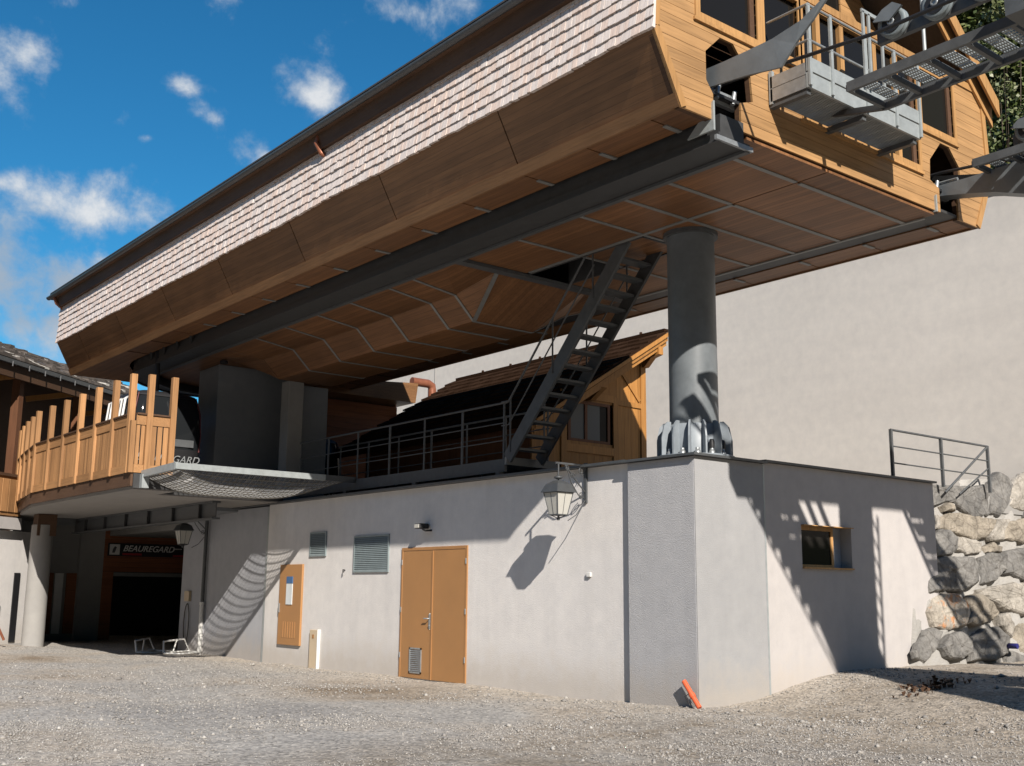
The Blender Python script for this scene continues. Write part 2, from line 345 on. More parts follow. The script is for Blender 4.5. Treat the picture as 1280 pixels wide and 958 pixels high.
# ------------------------------------------------------------------ mesh helpers
class MB:
    def __init__(s): s.v = []; s.f = []; s.sm = []
    def add(s, vs, fs, smooth=False):
        o = len(s.v); s.v += [tuple(v) for v in vs]; s.f += [tuple(i+o for i in f) for f in fs]; s.sm += [smooth]*len(fs); return s
    def box(s, x0, x1, y0, y1, z0, z1):
        return s.add([(x0, y0, z0), (x1, y0, z0), (x1, y1, z0), (x0, y1, z0), (x0, y0, z1), (x1, y0, z1), (x1, y1, z1), (x0, y1, z1)],
                     [(0, 3, 2, 1), (4, 5, 6, 7), (0, 1, 5, 4), (1, 2, 6, 5), (2, 3, 7, 6), (3, 0, 4, 7)])
    def hexa(s, p):   # 8 points: bottom ring, top ring
        return s.add(p, [(0, 3, 2, 1), (4, 5, 6, 7), (0, 1, 5, 4), (1, 2, 6, 5), (2, 3, 7, 6), (3, 0, 4, 7)])
    def prism(s, poly, axis, a, b):
        n = len(poly)
        def mk(p, c):
            return {'X': (c, p[0], p[1]), 'Y': (p[0], c, p[1]), 'Z': (p[0], p[1], c)}[axis]
        vs = [mk(p, a) for p in poly]+[mk(p, b) for p in poly]
        fs = [tuple(range(n))[::-1], tuple(range(n, 2*n))]+[(i, (i+1) % n, (i+1) % n+n, i+n) for i in range(n)]
        return s.add(vs, fs)
    def tube(s, pts, r, n=8, smooth=True, cap=True):
        pts = [Vector(p) for p in pts]; k = len(pts); rs = r if isinstance(r, (list, tuple)) else [r]*k
        t0 = (pts[1]-pts[0]).normalized(); up = Vector((0, 0, 1)) if abs(t0.z) < .9 else Vector((1, 0, 0))
        u = t0.cross(up).normalized(); vs = []
        for i, p in enumerate(pts):
            t = (pts[min(i+1, k-1)]-pts[max(i-1, 0)]).normalized(); u = (u-t*u.dot(t)).normalized(); w = t.cross(u)
            vs += [p+(u*math.cos(2*math.pi*j/n)+w*math.sin(2*math.pi*j/n))*rs[i] for j in range(n)]
        fs = [(i*n+j, i*n+(j+1) % n, (i+1)*n+(j+1) % n, (i+1)*n+j) for i in range(k-1) for j in range(n)]
        s.add(vs, fs, smooth)
        if cap: s.add(vs[:n], [tuple(range(n))[::-1]]); s.add(vs[-n:], [tuple(range(n))])
        return s
    def bar(s, a, b, w, h, up=(0, 0, 1)):
        a = Vector(a); b = Vector(b); t = (b-a).normalized(); u = Vector(up)
        x = t.cross(u)
        if x.length < 1e-4: x = t.cross(Vector((1, 0, 0)))
        x = x.normalized()*w/2; y = x.cross(t).normalized()*h/2
        return s.hexa([a-x-y, a+x-y, b+x-y, b-x-y, a-x+y, a+x+y, b+x+y, b-x+y])
    def rev(s, prof, c, n=24, axis='Z', smooth=True):
        vs = []; c = Vector(c)
        for (r, h) in prof:
            for j in range(n):
                a = 2*math.pi*j/n; p = (r*math.cos(a), r*math.sin(a), h)
                if axis == 'X': p = (h, r*math.cos(a), r*math.sin(a))
                if axis == 'Y': p = (r*math.cos(a), h, r*math.sin(a))
                vs.append(c+Vector(p))
        k = len(prof)
        fs = [(i*n+j, i*n+(j+1) % n, (i+1)*n+(j+1) % n, (i+1)*n+j) for i in range(k-1) for j in range(n)]
        s.add(vs, fs, smooth)
        s.add(vs[:n], [tuple(range(n))[::-1]]); s.add(vs[-n:], [tuple(range(n))]); return s
    def xf(s, M):
        s.v = [tuple(M @ Vector(v)) for v in s.v]; return s
    def mesh(s, name, mat, loc=(0, 0, 0)):
        me = bpy.data.meshes.new(name); l = Vector(loc)
        me.from_pydata([tuple(Vector(v)-l) for v in s.v], [], s.f)
        me.polygons.foreach_set('use_smooth', s.sm); me.materials.append(mat); me.update(); return me
    def obj(s, name, mat, parent=None, loc=None, bevel=0):
        """one mesh object; vertices are given in world coordinates"""
        if parent is not None and loc is None: loc = Vector(parent['at'])
        base = Vector(loc) if loc is not None else Vector((0, 0, 0))
        o = bpy.data.objects.new(name, s.mesh(name, mat, base)); COL.objects.link(o)
        if parent is not None: o.parent = parent
        else: o.location = base
        if bevel:
            bv = o.modifiers.new('bevel', 'BEVEL'); bv.width = bevel; bv.segments = 2; bv.limit_method = 'ANGLE'
        return o


def tag(o, label=None, cat=None, group=None, kind=None):
    if label: o['label'] = label
    if cat: o['category'] = cat
    if group: o['group'] = group
    if kind: o['kind'] = kind
    return o


def thing(name, label, cat, loc, group=None):
    o = bpy.data.objects.new(name, None); COL.objects.link(o); o.location = loc; o['at'] = tuple(loc); o.empty_display_size = .3
    return tag(o, label, cat, group)


def kid(o):   # makes a mesh object usable as a parent of world-coordinate sub-parts
    o['at'] = tuple(o.parent['at']) if o.parent is not None else tuple(o.location); return o


def textobj(cu):
    t = bpy.data.objects.new('tmp', cu); COL.objects.link(t); dg = bpy.context.evaluated_depsgraph_get()
    me = bpy.data.meshes.new_from_object(t.evaluated_get(dg)); bpy.data.objects.remove(t); me.name = 'lettering'; me.materials.clear()
    o = bpy.data.objects.new('lettering', me); COL.objects.link(o); return o


def B(x0, x1, y0, y1, z0, z1): return MB().box(x0, x1, y0, y1, z0, z1)


def ss(x): x = np.clip(x, 0, 1); return x*x*(3-2*x)


def gh(x, y):
    """height of the ground"""
    h = .47*ss((x-12.0)/4.2)*ss((14-y)/2)
    h = h+.10*np.exp(-((x-12.0)**2+(y-10.6)**2)/1.4)
    h = h+.14*ss((y-28)/8)*ss((12.4-x)/4)
    h = h+.03*np.sin(x*1.3+y*.7)*np.cos(y*1.1-x*.4)*ss((x*x+y*y-40)/60)
    return h-.03


# ------------------------------------------------------------------ ground
def ground():
    g = np.concatenate([-np.geomspace(2200, 16, 22), np.arange(-14, 46, .22), np.geomspace(47, 2200, 22)])
    gx, gy = np.meshgrid(g, g, indexing='ij')
    z = gh(gx, gy)+.012*np.sin(gx*7.1+gy*3.3)*np.sin(gy*6.3-gx*2.7)
    # mountain valley: land rises far away
    n = len(g); co_ = np.stack([gx, gy, z], -1).reshape(-1, 3)
    i = np.arange((n-1)*(n-1)); a = (i//(n-1))*n+i % (n-1)
    f = np.stack([a, a+n, a+n+1, a+1], -1)
    me = bpy.data.meshes.new('ground'); me.vertices.add(len(co_)); me.vertices.foreach_set('co', co_.ravel())
    me.loops.add(f.size); me.loops.foreach_set('vertex_index', f.ravel()); me.polygons.add(len(f))
    me.polygons.foreach_set('loop_start', np.arange(0, f.size, 4)); me.polygons.foreach_set('loop_total', np.full(len(f), 4))
    me.polygons.foreach_set('use_smooth', np.ones(len(f), bool)); me.update(); me.validate(); me.materials.append(M_GROUND)
    o = bpy.data.objects.new('ground', me); COL.objects.link(o)
    tag(o, 'gravel and dust yard in front of the station building', None, None, 'structure')
    # loose stones
    K = 78000
    th = RNG.uniform(math.radians(12), math.radians(98), K); rr = np.sqrt(RNG.uniform(6.5**2, 30**2, K))*(.55+.45*RNG.random(K)**.5)
    K2 = 60000
    th = np.concatenate([th, RNG.uniform(math.radians(14), math.radians(84), K2)]); rr = np.concatenate([rr, np.sqrt(RNG.uniform(8.5**2, 15.5**2, K2))]); K += K2
    x = rr*np.cos(th); y = rr*np.sin(th)
    ok = ~((x > 12.0) & (y > 10.7)) & ~((x > 17) & (y > 10.1)) & (rr > 6)
    cl = np.sin(x*1.7+y*.6)+np.sin(y*2.1-x*.9)+np.sin(x*.5-y*.45)
    ok &= RNG.random(K) < (.55+.28*cl)
    x = x[ok]; y = y[ok]; K = len(x)
    s = .007+.009*RNG.random(K)**2.2+(RNG.random(K) < .006)*.022
    s = s*np.clip(np.hypot(x, y)/13, .8, 1.5)
    base = np.array([(1, 0, 0), (.2, .9, .1), (-.9, .25, 0), (-.15, -1, .05), (.1, .05, .75), (0, -.05, -.6)])
    ang = RNG.uniform(0, 6.28, K); ca, sa = np.cos(ang), np.sin(ang)
    vv = base[None]*(1+.45*(RNG.random((K, 6, 3))-.5)); sx = s*RNG.uniform(.8, 1.5, K)
    X = (vv[..., 0]*ca[:, None]*sx[:, None]-vv[..., 1]*sa[:, None]*s[:, None])+x[:, None]
    Yy = (vv[..., 0]*sa[:, None]*sx[:, None]+vv[..., 1]*ca[:, None]*s[:, None])+y[:, None]
    Z = vv[..., 2]*s[:, None]+(gh(x, y)+s*.25)[:, None]
    co_ = np.stack([X, Yy, Z], -1).reshape(-1, 3)
    tri = np.array([(0, 1, 4), (1, 2, 4), (2, 3, 4), (3, 0, 4), (1, 0, 5), (2, 1, 5), (3, 2, 5), (0, 3, 5)])
    f = (np.arange(K)[:, None, None]*6+tri[None]).reshape(-1, 3)
    me = bpy.data.meshes.new('gravel'); me.vertices.add(len(co_)); me.vertices.foreach_set('co', co_.ravel())
    me.loops.add(f.size); me.loops.foreach_set('vertex_index', f.ravel()); me.polygons.add(len(f))
    me.polygons.foreach_set('loop_start', np.arange(0, f.size, 3)); me.polygons.foreach_set('loop_total', np.full(len(f), 3)); me.update(); me.validate()
    me.materials.append(M_STONE); o = bpy.data.objects.new('gravel', me); COL.objects.link(o)
    tag(o, 'loose grey and beige stones strewn over the yard', 'gravel', None, 'stuff')
ground()


# ------------------------------------------------------------------ lower concrete building
def louvre(y0, y1, z0, z1, n, parent, fx, mat=M_LOUV):
    fr = MB(); x0, x1 = fx-.03, fx+.02; w = .035
    fr.box(x0, x1, y0, y0+w, z0, z1).box(x0, x1, y1-w, y1, z0, z1).box(x0, x1, y0+w, y1-w, z0, z0+w).box(x0, x1, y0+w, y1-w, z1-w, z1)
    v = fr.obj('vent', mat, parent); kid(v)
    B(fx-.004, fx+.015, y0+w, y1-w, z0+w, z1-w).obj('back_plate', M_BLACK, v)
    h = (z1-z0-2*w)/n; me = None
    for i in range(n):
        z = z0+w+i*h
        MB().hexa([(fx-.028, y0+w, z), (fx-.022, y0+w, z), (fx-.022, y1-w, z), (fx-.028, y1-w, z), (fx-.012, y0+w, z+h*.85), (fx-.006, y0+w, z+h*.85), (fx-.006, y1-w, z+h*.85), (fx-.012, y1-w, z+h*.85)]).obj('slat', mat, v)
    return v


def service_building():
    T = thing('service_building', 'low rendered concrete building carrying the station column on its grey corner block', 'building', (12.14, 12.2, 0))
    kid(B(12.14, 12.5, 12.1, 24.2, -.6, 3.58).obj('wall', M_WALL, T))
    w = B(12.18, 12.5, 24.2, 27.64, -.6, 3.56).obj('wall', M_GREYS, T); w['label'] = 'unpainted grey wall panel behind the net shadow'
    B(12.14, 12.5, 27.64, 29.15, -.6, 3.56).obj('wall', M_GREYS, T)
    B(12.155, 12.19, 24.2, 24.32, -.3, 3.55).obj('corner_strip', M_GALVP, T)
    w = B(12.05, 13.60, 10.745, 12.1, -.6, 3.57).obj('corner_block', M_GREY, T, bevel=.012)
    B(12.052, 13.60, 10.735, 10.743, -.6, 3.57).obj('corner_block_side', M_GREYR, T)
    # side wall with a window hole
    x0, x1, z0, z1 = 14.54, 15.87, 2.03, 2.68
    mb = MB(); mb.box(13.635, x0, 10.76, 11.1, -.6, 3.6).box(x1, 18.45, 10.76, 11.1, -.6, 3.6).box(x0, x1, 10.76, 11.1, -.6, z0).box(x0, x1, 10.76, 11.1, z1, 3.6)
    mb.obj('side_wall', M_WHITE, T)
    B(13.60, 13.635, 10.732, 10.9, -.5, 3.57).obj('joint_strip', M_GALVP, T)
    f = 15.57
    wd = MB().box(x0, f, 10.90, 10.96, z1-.06, z1).box(x0, f, 10.90, 10.96, z0, z0+.05).box(f-.06, f, 10.90, 10.96, z0+.05, z1-.06).box(x0, x0+.05, 10.90, 10.96, z0+.05, z1-.06).obj('window', M_FACT, T); kid(wd)
    B(x0+.05, f-.06, 10.92, 10.94, z0+.05, z1-.06).obj('pane', M_GLASS, wd)
    B(x0, x1, 10.70, 10.90, z1-.002, z1+.012).obj('lintel_board', M_FACT, wd)
    B(x0, x1, 10.72, 10.90, z0-.022, z0+.004).obj('sill', M_FACT, wd)
    B(f, x1, 10.97, 11.0, z0, z1).obj('reveal', M_GREYS, T)
    B(12.0, 12.5, 12.13, 29.0, 3.585, 3.625).obj('coping', M_COP, T)
    MB().box(11.97, 13.64, 10.66, 12.13, 3.575, 3.61).obj('coping', M_COP, T)
    MB().box(13.64, 18.5, 10.70, 11.15, 3.605, 3.64).obj('coping', M_COP, T)
    # double door
    y0, y1, z0, z1 = 16.27, 18.42, -.02, 2.43
    d = MB(); d.box(12.115, 12.15, y0, y0+.05, z0, z1).box(12.115, 12.15, y1-.05, y1, z0, z1).box(12.115, 12.15, y0+.05, y1-.05, z1-.06, z1)
    d = d.obj('door', M_DOORF, T, bevel=.004); kid(d); d['label'] = 'ochre steel double door with a vent at its foot'
    ym = 17.36
    B(12.122, 12.15, y0+.055, ym-.004, z0+.01, z1-.065).obj('leaf', M_DOOR, d, bevel=.003)
    B(12.122, 12.15, ym+.004, y1-.055, z0+.01, z1-.065).obj('leaf', M_DOOR, d, bevel=.003)
    B(12.108, 12.121, ym-.03, ym+.008, z0+.01, z1-.07).obj('cover_strip', M_DOORF, d)
    hm = MB(); hm.box(12.107, 12.122, ym+.03, ym+.075, .92, 1.18).tube([(12.105, ym+.05, 1.1), (12.06, ym+.05, 1.1), (12.055, ym+.16, 1.1)], .012, 8); hm.rev([(.018, 0), (.018, .03)], (12.095, ym+.05, .97), 10, 'X')
    hm.obj('handle', M_GALV, d)
    B(12.112, 12.123, ym+.045, ym+.062, .9, 1.2).obj('lock_plate', M_WPL, d)
    for hy in (y0+.03, y1-.03):
        for hz in (.35, 1.2, 2.1): MB().tube([(12.112, hy, hz), (12.112, hy, hz+.1)], .012, 6).obj('hinge', M_GALV, d)
    # door vent
    yy0, yy1, zz0, zz1 = 17.66, 18.06, .08, .55
    v = MB().box(12.105, 12.123, yy0, yy0+.03, zz0, zz1).box(12.105, 12.123, yy1-.03, yy1, zz0, zz1).box(12.105, 12.123, yy0, yy1, zz0, zz0+.03).box(12.105, 12.123, yy0, yy1, zz1-.03, zz1)
    for i in range(11):
        z = zz0+.04+i*.036; v.hexa([(12.107, yy0+.03, z), (12.112, yy0+.03, z), (12.112, yy1-.03, z), (12.107, yy1-.03, z), (12.116, yy0+.03, z+.026), (12.121, yy0+.03, z+.026), (12.121, yy1-.03, z+.026), (12.116, yy1-.03, z+.026)])
    v.obj('vent_grille', M_GALV, d)
    louvre(18.9, 20.24, 1.97, 2.72, 18, T, 12.14)
    louvre(21.41, 22.13, 2.33, 2.86, 12, T, 12.14)
service_building()

tag(B(12.5, 24, 11.12, 44, 3.25, 3.56).obj('terrace', M_CONC), 'concrete terrace behind the wall top', None, None, 'structure')


# ------------------------------------------------------------------ small items on the wall
def lantern(px, py, pz, wall, label, sub, shield=True, sx=1.0):
    """four-sided street lantern hung from a wrought-iron wall bracket; wall = face X"""
    T = thing('wall_lantern', label, 'lantern', (wall, py, pz+.55), 'wall lanterns')
    br = MB(); zt = pz+.62
    br.box(wall-.035, wall, py-.03, py+.03, zt-.62, zt+.02)
    br.bar((wall-.03, py, zt-.02), (px-.06, py, zt-.02), .025, .03)
    br.tube([(wall-.03, py, zt-.45), (wall-.2, py, zt-.3), (px+.12, py, zt-.02)], .012, 6)
    def spiral(cx, cz, r0, turns, a0, sgn):
        pts = []
        for i in range(22):
            a = a0+sgn*turns*2*math.pi*i/21; r = r0*(1-.75*i/21); pts.append((cx+r*math.cos(a), py, cz+r*math.sin(a)))
        br.tube(pts, .008, 5)
    spiral(wall-.12, zt-.12, .075, 1.2, -1.2, 1); spiral(wall-.42, zt-.09, .05, 1.2, 2.6, -1); spiral(wall-.11, zt-.52, .06, 1.3, 1.2, 1); spiral(wall-.3, zt-.2, .05, 1.1, 0, 1)
    br.tube([(wall-.05, py, zt-.55), (wall-.18, py, zt-.5), (wall-.34, py, zt-.3), (wall-.44, py, zt-.04)], .009, 5)
    br.tube([(wall-.03, py, zt-.58), (wall-.22, py, zt-.82), (wall-.40, py, zt-.92)], .008, 5)
    br.obj('bracket', M_COP, T)
    a, bt = .165, .10; z0, z1 = pz-.22, pz+.13
    c = Vector((px, py, 0))
    hang = MB(); hang.tube([(px, py, pz+.30), (px, py, zt-.02)], .014, 8); hang.rev([(.03, 0), (.075, .02), (.075, .035), (.03, .06)], (px, py, pz+.34), 12); hang.obj('hanger', M_COP, T)
    def ring(h, z): return [(px-h, py-h, z), (px+h, py-h, z), (px+h, py+h, z), (px-h, py+h, z)]
    fr = MB()
    lo, hi = ring(bt, z0), ring(a, z1)
    for i in range(4):
        fr.bar(lo[i], hi[i], .014, .014); fr.bar(lo[i], lo[(i+1) % 4], .016, .016); fr.bar(hi[i], hi[(i+1) % 4], .02, .02)
    for i in range(4):
        j = (i+1) % 4; fr.bar(tuple((Vector(lo[i])+Vector(lo[j]))/2), tuple((Vector(hi[i])+Vector(hi[j]))/2), .008, .008)
    fr.rev([(.018, -.085), (.03, -.06), (.02, -.04), (.012, 0)], (px, py, z0), 10)
    for i in range(4):
        p = Vector(lo[i]); fr.tube([p, p*.6+Vector((px, py, z0-.045))*.4, (px, py, z0-.06)], .007, 5)
    fr.obj('frame', M_COP, T)
    for i in range(4):
        j = (i+1) % 4; cc = Vector((px, py, 0)); q = [lo[i], lo[j], hi[j], hi[i]]
        q2 = [Vector(p)+(Vector((px, py, p[2]))-Vector(p))*.06 for p in q]
        MB().add(q+[tuple(p) for p in q2], [(0, 1, 2, 3), (7, 6, 5, 4), (0, 4, 5, 1), (1, 5, 6, 2), (2, 6, 7, 3), (3, 7, 4, 0)]).obj('pane', M_LGL, T)
    rf = MB(); r1, r2_, r3 = ring(a+.03, z1+.015), ring(a-.02, z1+.13), ring(.055, z1+.19)
    rf.hexa(ring(a+.035, z1)+ring(a+.03, z1+.02)); rf.hexa(r1+r2_); rf.hexa(r2_+r3); rf.obj('hood', M_COP, T)
    return T


lantern(11.54, 13.12, 3.02, 12.14, 'iron lantern hanging sunlit over its own shadow right of the ochre double door', 0)
lantern(11.50, 27.7, 2.95, 12.14, 'iron lantern hanging in the dark shade under the raised terrace', 0)


def smalls():
    T = thing('spotlight', 'small black floodlight fixed to the wall above the ochre door', 'light', (12.14, 17.55, 2.79))
    MB().box(11.90, 12.12, 17.50, 17.68, 2.77, 2.87).obj('head', M_BLACK, T, bevel=.02)
    MB().tube([(12.14, 17.45, 2.74), (12.0, 17.45, 2.73), (11.98, 17.52, 2.76)], .018, 8).obj('bracket', M_BLACK, T)
    B(11.885, 11.9, 17.52, 17.66, 2.785, 2.855).obj('glass', M_LGL, T)
    T = thing('electrical_cabinet', 'brown flat wall cabinet with a paper notice stuck on it', 'cabinet', (12.14, 22.9, .39))
    B(12.09, 12.14, 22.38, 23.42, .39, 2.17).obj('door', M_DOOR, T, bevel=.006)
    B(12.075, 12.09, 22.78, 23.06, 1.28, 1.74).obj('notice', M_PAPER, T); B(12.074, 12.09, 22.78, 23.06, 1.745, 1.90).obj('notice_header', M_BLUE, T)
    m_ = MB()
    for i in range(6): m_.box(12.082, 12.09, 22.6+i*.11, 22.64+i*.11, .55, .9)
    m_.obj('vent_ribs', M_DOORF, T); B(12.07, 12.09, 23.36, 23.40, 1.1, 1.3).obj('handle', M_GALV, T)
    T = thing('meter_box', 'narrow beige plastic meter box standing at the wall foot', 'box', (12.0, 21.7, 0))
    B(12.08, 12.14, 21.56, 21.90, -.05, .76).obj('case', M_BEIGE, T, bevel=.008); B(12.074, 12.08, 21.70, 21.78, .58, .66).obj('label_plate', M_DOOR, T); B(12.07, 12.14, 21.535, 21.56, -.05, .77).obj('edge_strip', M_WPL, T); B(12.07, 12.14, 21.56, 21.9, -.08, -.05).obj('foot', M_BLACK, T)
    T = thing('junction_box', 'tiny white junction box alone on the pale wall right of the lantern shadow', 'box', (12.14, 13.05, 1.9))
    B(12.10, 12.14, 13.0, 13.09, 1.85, 1.92).obj('case', M_WPL, T, bevel=.006)
    T = thing('cable_stub', 'tiny dark cable end poking from the wall below the louvred vents', 'cable', (12.14, 20.6, 2.0))
    MB().tube([(12.15, 20.6, 2.02), (12.09, 20.6, 2.03), (12.08, 20.58, 1.97)], .014, 6).obj('sleeve', M_BLACK, T)
    # pipes
    T = thing('orange_pipe', 'short orange plastic pipe sticking out of the gravel at the block corner', 'pipe', (11.85, 10.75, .1))
    a = Vector((11.95, 10.64, .06)); bq = Vector((11.96, 10.93, .40))
    MB().tube([a, a*.4+bq*.6, bq], .036, 12).obj('tube', M_ORG, T); MB().rev([(.045, -.03), (.045, .03)], (0, 0, 0), 12).xf(Matrix.Translation(a*.55+bq*.45) @ (bq-a).to_track_quat('Z', 'Y').to_matrix().to_4x4()).obj('collar', M_ORG, T)
    MB().tube([(11.95, 10.8, .25), (11.9, 10.86, .2), (11.93, 10.8, .08)], .009, 6).obj('loose_wire', M_BLACK, T)
    T = thing('white_downpipe', 'white plastic pipe end standing at the foot of the grey wall panel', 'pipe', (12.1, 27.65, 0))
    MB().tube([(12.1, 27.66, -.1), (12.1, 27.66, 1.25)], .055, 12).obj('tube', M_WPL, T); MB().rev([(.068, 0), (.068, .07)], (12.1, 27.66, 1.2), 12).obj('socket', M_WPL, T); MB().rev([(.068, 0), (.068, .05)], (12.1, 27.66, .42), 12).obj('socket', M_WPL, T)
    T = thing('grey_downpipe', 'dark grey rainwater pipe running down beside the hanging lantern', 'pipe', (12.1, 27.65, 1.3))
    MB().tube([(12.1, 27.66, 1.28), (12.1, 27.66, 3.55)], .045, 10).obj('tube', M_STEELM, T)
    T = thing('wall_switch_box', 'small weathered switch box on the shaded wall with a looped hose below', 'box', (12.14, 28.6, 1.3))
    B(12.06, 12.14, 28.45, 28.75, 1.28, 1.55).obj('case', M_BEIGE, T, bevel=.01)
    pts = [(12.1, 28.6+.16*math.cos(a), .72+.5*math.sin(a)) for a in np.linspace(1.6, 1.6+2*math.pi, 26)]
    MB().tube(pts, .014, 6).obj('hose', M_NET, T)
    # folded white frames on the ground
    def frame(cx, cy, ang, label):
        T = thing('barrier_frame', label, 'frame', (cx, cy, 0), 'white tubular frames by the passage'); c, s_ = math.cos(ang), math.sin(ang)
        def P(a, b, z): return (cx+a*c-b*s_, cy+a*s_+b*c, z+float(gh(cx, cy)))
        MB().tube([P(-.5, 0, .05), P(-.4, .1, .32), P(.42, .12, .36), P(.5, 0, .05), P(-.5, 0, .05)], .025, 8).obj('hoop', M_WPL, T)
        MB().tube([P(-.1, .03, .06), P(.12, .11, .34)], .02, 8).obj('brace', M_WPL, T)
        MB().tube([P(-.5, 0, .04), P(-.45, -.5, .04), P(.45, -.5, .04), P(.5, 0, .04)], .022, 8).obj('foot', M_WPL, T)
    frame(11.6, 27.9, .5, 'white tubular metal frame leaning over on the ground nearest the wall')
    frame(11.1, 28.7, .75, 'white tubular metal frame on the ground further into the passage')
smalls()


# ------------------------------------------------------------------ support column
def column():
    cx, cy = 12.74, 11.33; z0 = 3.61
    T = thing('support_column', 'round grey steel column with ribbed foot carrying the station', 'column', (cx, cy, z0))
    MB().rev([(.375, .0), (.372, 3.62), (.372, 3.70)], (cx, cy, z0), 40).obj('shaft', M_COLM, T)
    MB().rev([(.43, 3.52), (.43, 3.59)], (cx, cy, z0), 24).obj('top_plate', M_STEELM, T)
    MB().rev([(.60, 0), (.60, .04)], (cx, cy, z0), 40, smooth=False).obj('base_plate', M_COLM_LIT, T)
    MB().rev([(.42, .04), (.42, .50), (.40, .52)], (cx, cy, z0), 40).obj('sleeve', M_COLM_LIT, T)
    n = 14
    for i in range(n):
        a = 2*math.pi*(i+.3)/n; c, s_ = math.cos(a), math.sin(a)
        prof = [(.41, .04), (.575, .04), (.575, .30), (.53, .50), (.47, .56), (.41, .56)]
        vs = []
        for sg in (-.013, .013): vs += [(cx+r*c-sg*s_, cy+r*s_+sg*c, z0+h) for r, h in prof]
        k = len(prof); MB().add(vs, [tuple(range(k))[::-1], tuple(range(k, 2*k))]+[(j, (j+1) % k, (j+1) % k+k, j+k) for j in range(k)]).obj('rib', M_COLM_LIT, T)
        a2 = a+math.pi/n; r = .50
        o = MB().rev([(.045, .04), (.045, .085), (.03, .09), (.03, .13)], (cx+r*math.cos(a2), cy+r*math.sin(a2), z0), 8).obj('bolt', M_GALV, T)
        if i in (9, 10, 11): MB().rev([(.04, .13), (.042, .22), (.03, .26)], (cx+r*math.cos(a2), cy+r*math.sin(a2), z0), 10).obj('bolt_cap', M_BLACK, T)
column()


# ------------------------------------------------------------------ cable car station
SC_X = 12.62
FX0, FX1 = 9.2, 16.04; WX0, WX1 = 8.74, 16.5; YF, YB = 8.3, 30.5; ZS = 7.2


def poly_x(poly, z):
    xs = []; n = len(poly)
    for i in range(n):
        (xa, za), (xb, zb) = poly[i], poly[(i+1) % n]
        if (za > z) != (zb > z): xs.append(xa+(z-za)*(xb-xa)/(zb-za))
    return sorted(xs)


def spans(outer, holes, z):
    xs = poly_x(outer, z); iv = [(xs[i], xs[i+1]) for i in range(0, len(xs)-1, 2)]
    for h in holes:
        hx = poly_x(h, z); hi = [(hx[i], hx[i+1]) for i in range(0, len(hx)-1, 2)]
        for (a, b) in hi:
            nv = []
            for (c, d) in iv:
                if b <= c or a >= d: nv.append((c, d)); continue
                if a > c: nv.append((c, a))
                if b < d: nv.append((b, d))
            iv = nv
    return [q for q in iv if q[1]-q[0] > .015]


def plank_wall(T, outer, holes, rows, y0, y1, mat, name='plank', off=0.0):
    zs_all = sorted(set(z for p in [outer]+holes for _, z in p))
    for (za, zb) in rows:
        cuts = [za]+[z for z in zs_all if za+.004 < z < zb-.004]+[zb]
        chains = []
        for a, b in zip(cuts[:-1], cuts[1:]):
            e = min(.001, (b-a)*.2); lo, hi = spans(outer, holes, a+e), spans(outer, holes, b-e)
            if len(lo) != len(hi):
                lo = hi = spans(outer, holes, (a+b)/2)
            for l, h in zip(lo, hi):
                for c in chains:
                    if abs(c[-1][1]-a) < 1e-6 and abs(c[-1][3][0]-l[0]) < .03 and abs(c[-1][3][1]-l[1]) < .03:
                        c.append((a, b, l, h)); break
                else: chains.append([(a, b, l, h)])
        for c in chains:
            mb = MB()
            for (a, b, l, h) in c:
                mb.hexa([(l[0], y0, a), (l[1], y0, a), (l[1], y1, a), (l[0], y1, a), (h[0], y0, b), (h[1], y0, b), (h[1], y1, b), (h[0], y1, b)])
            mb.obj(name, mat, T)


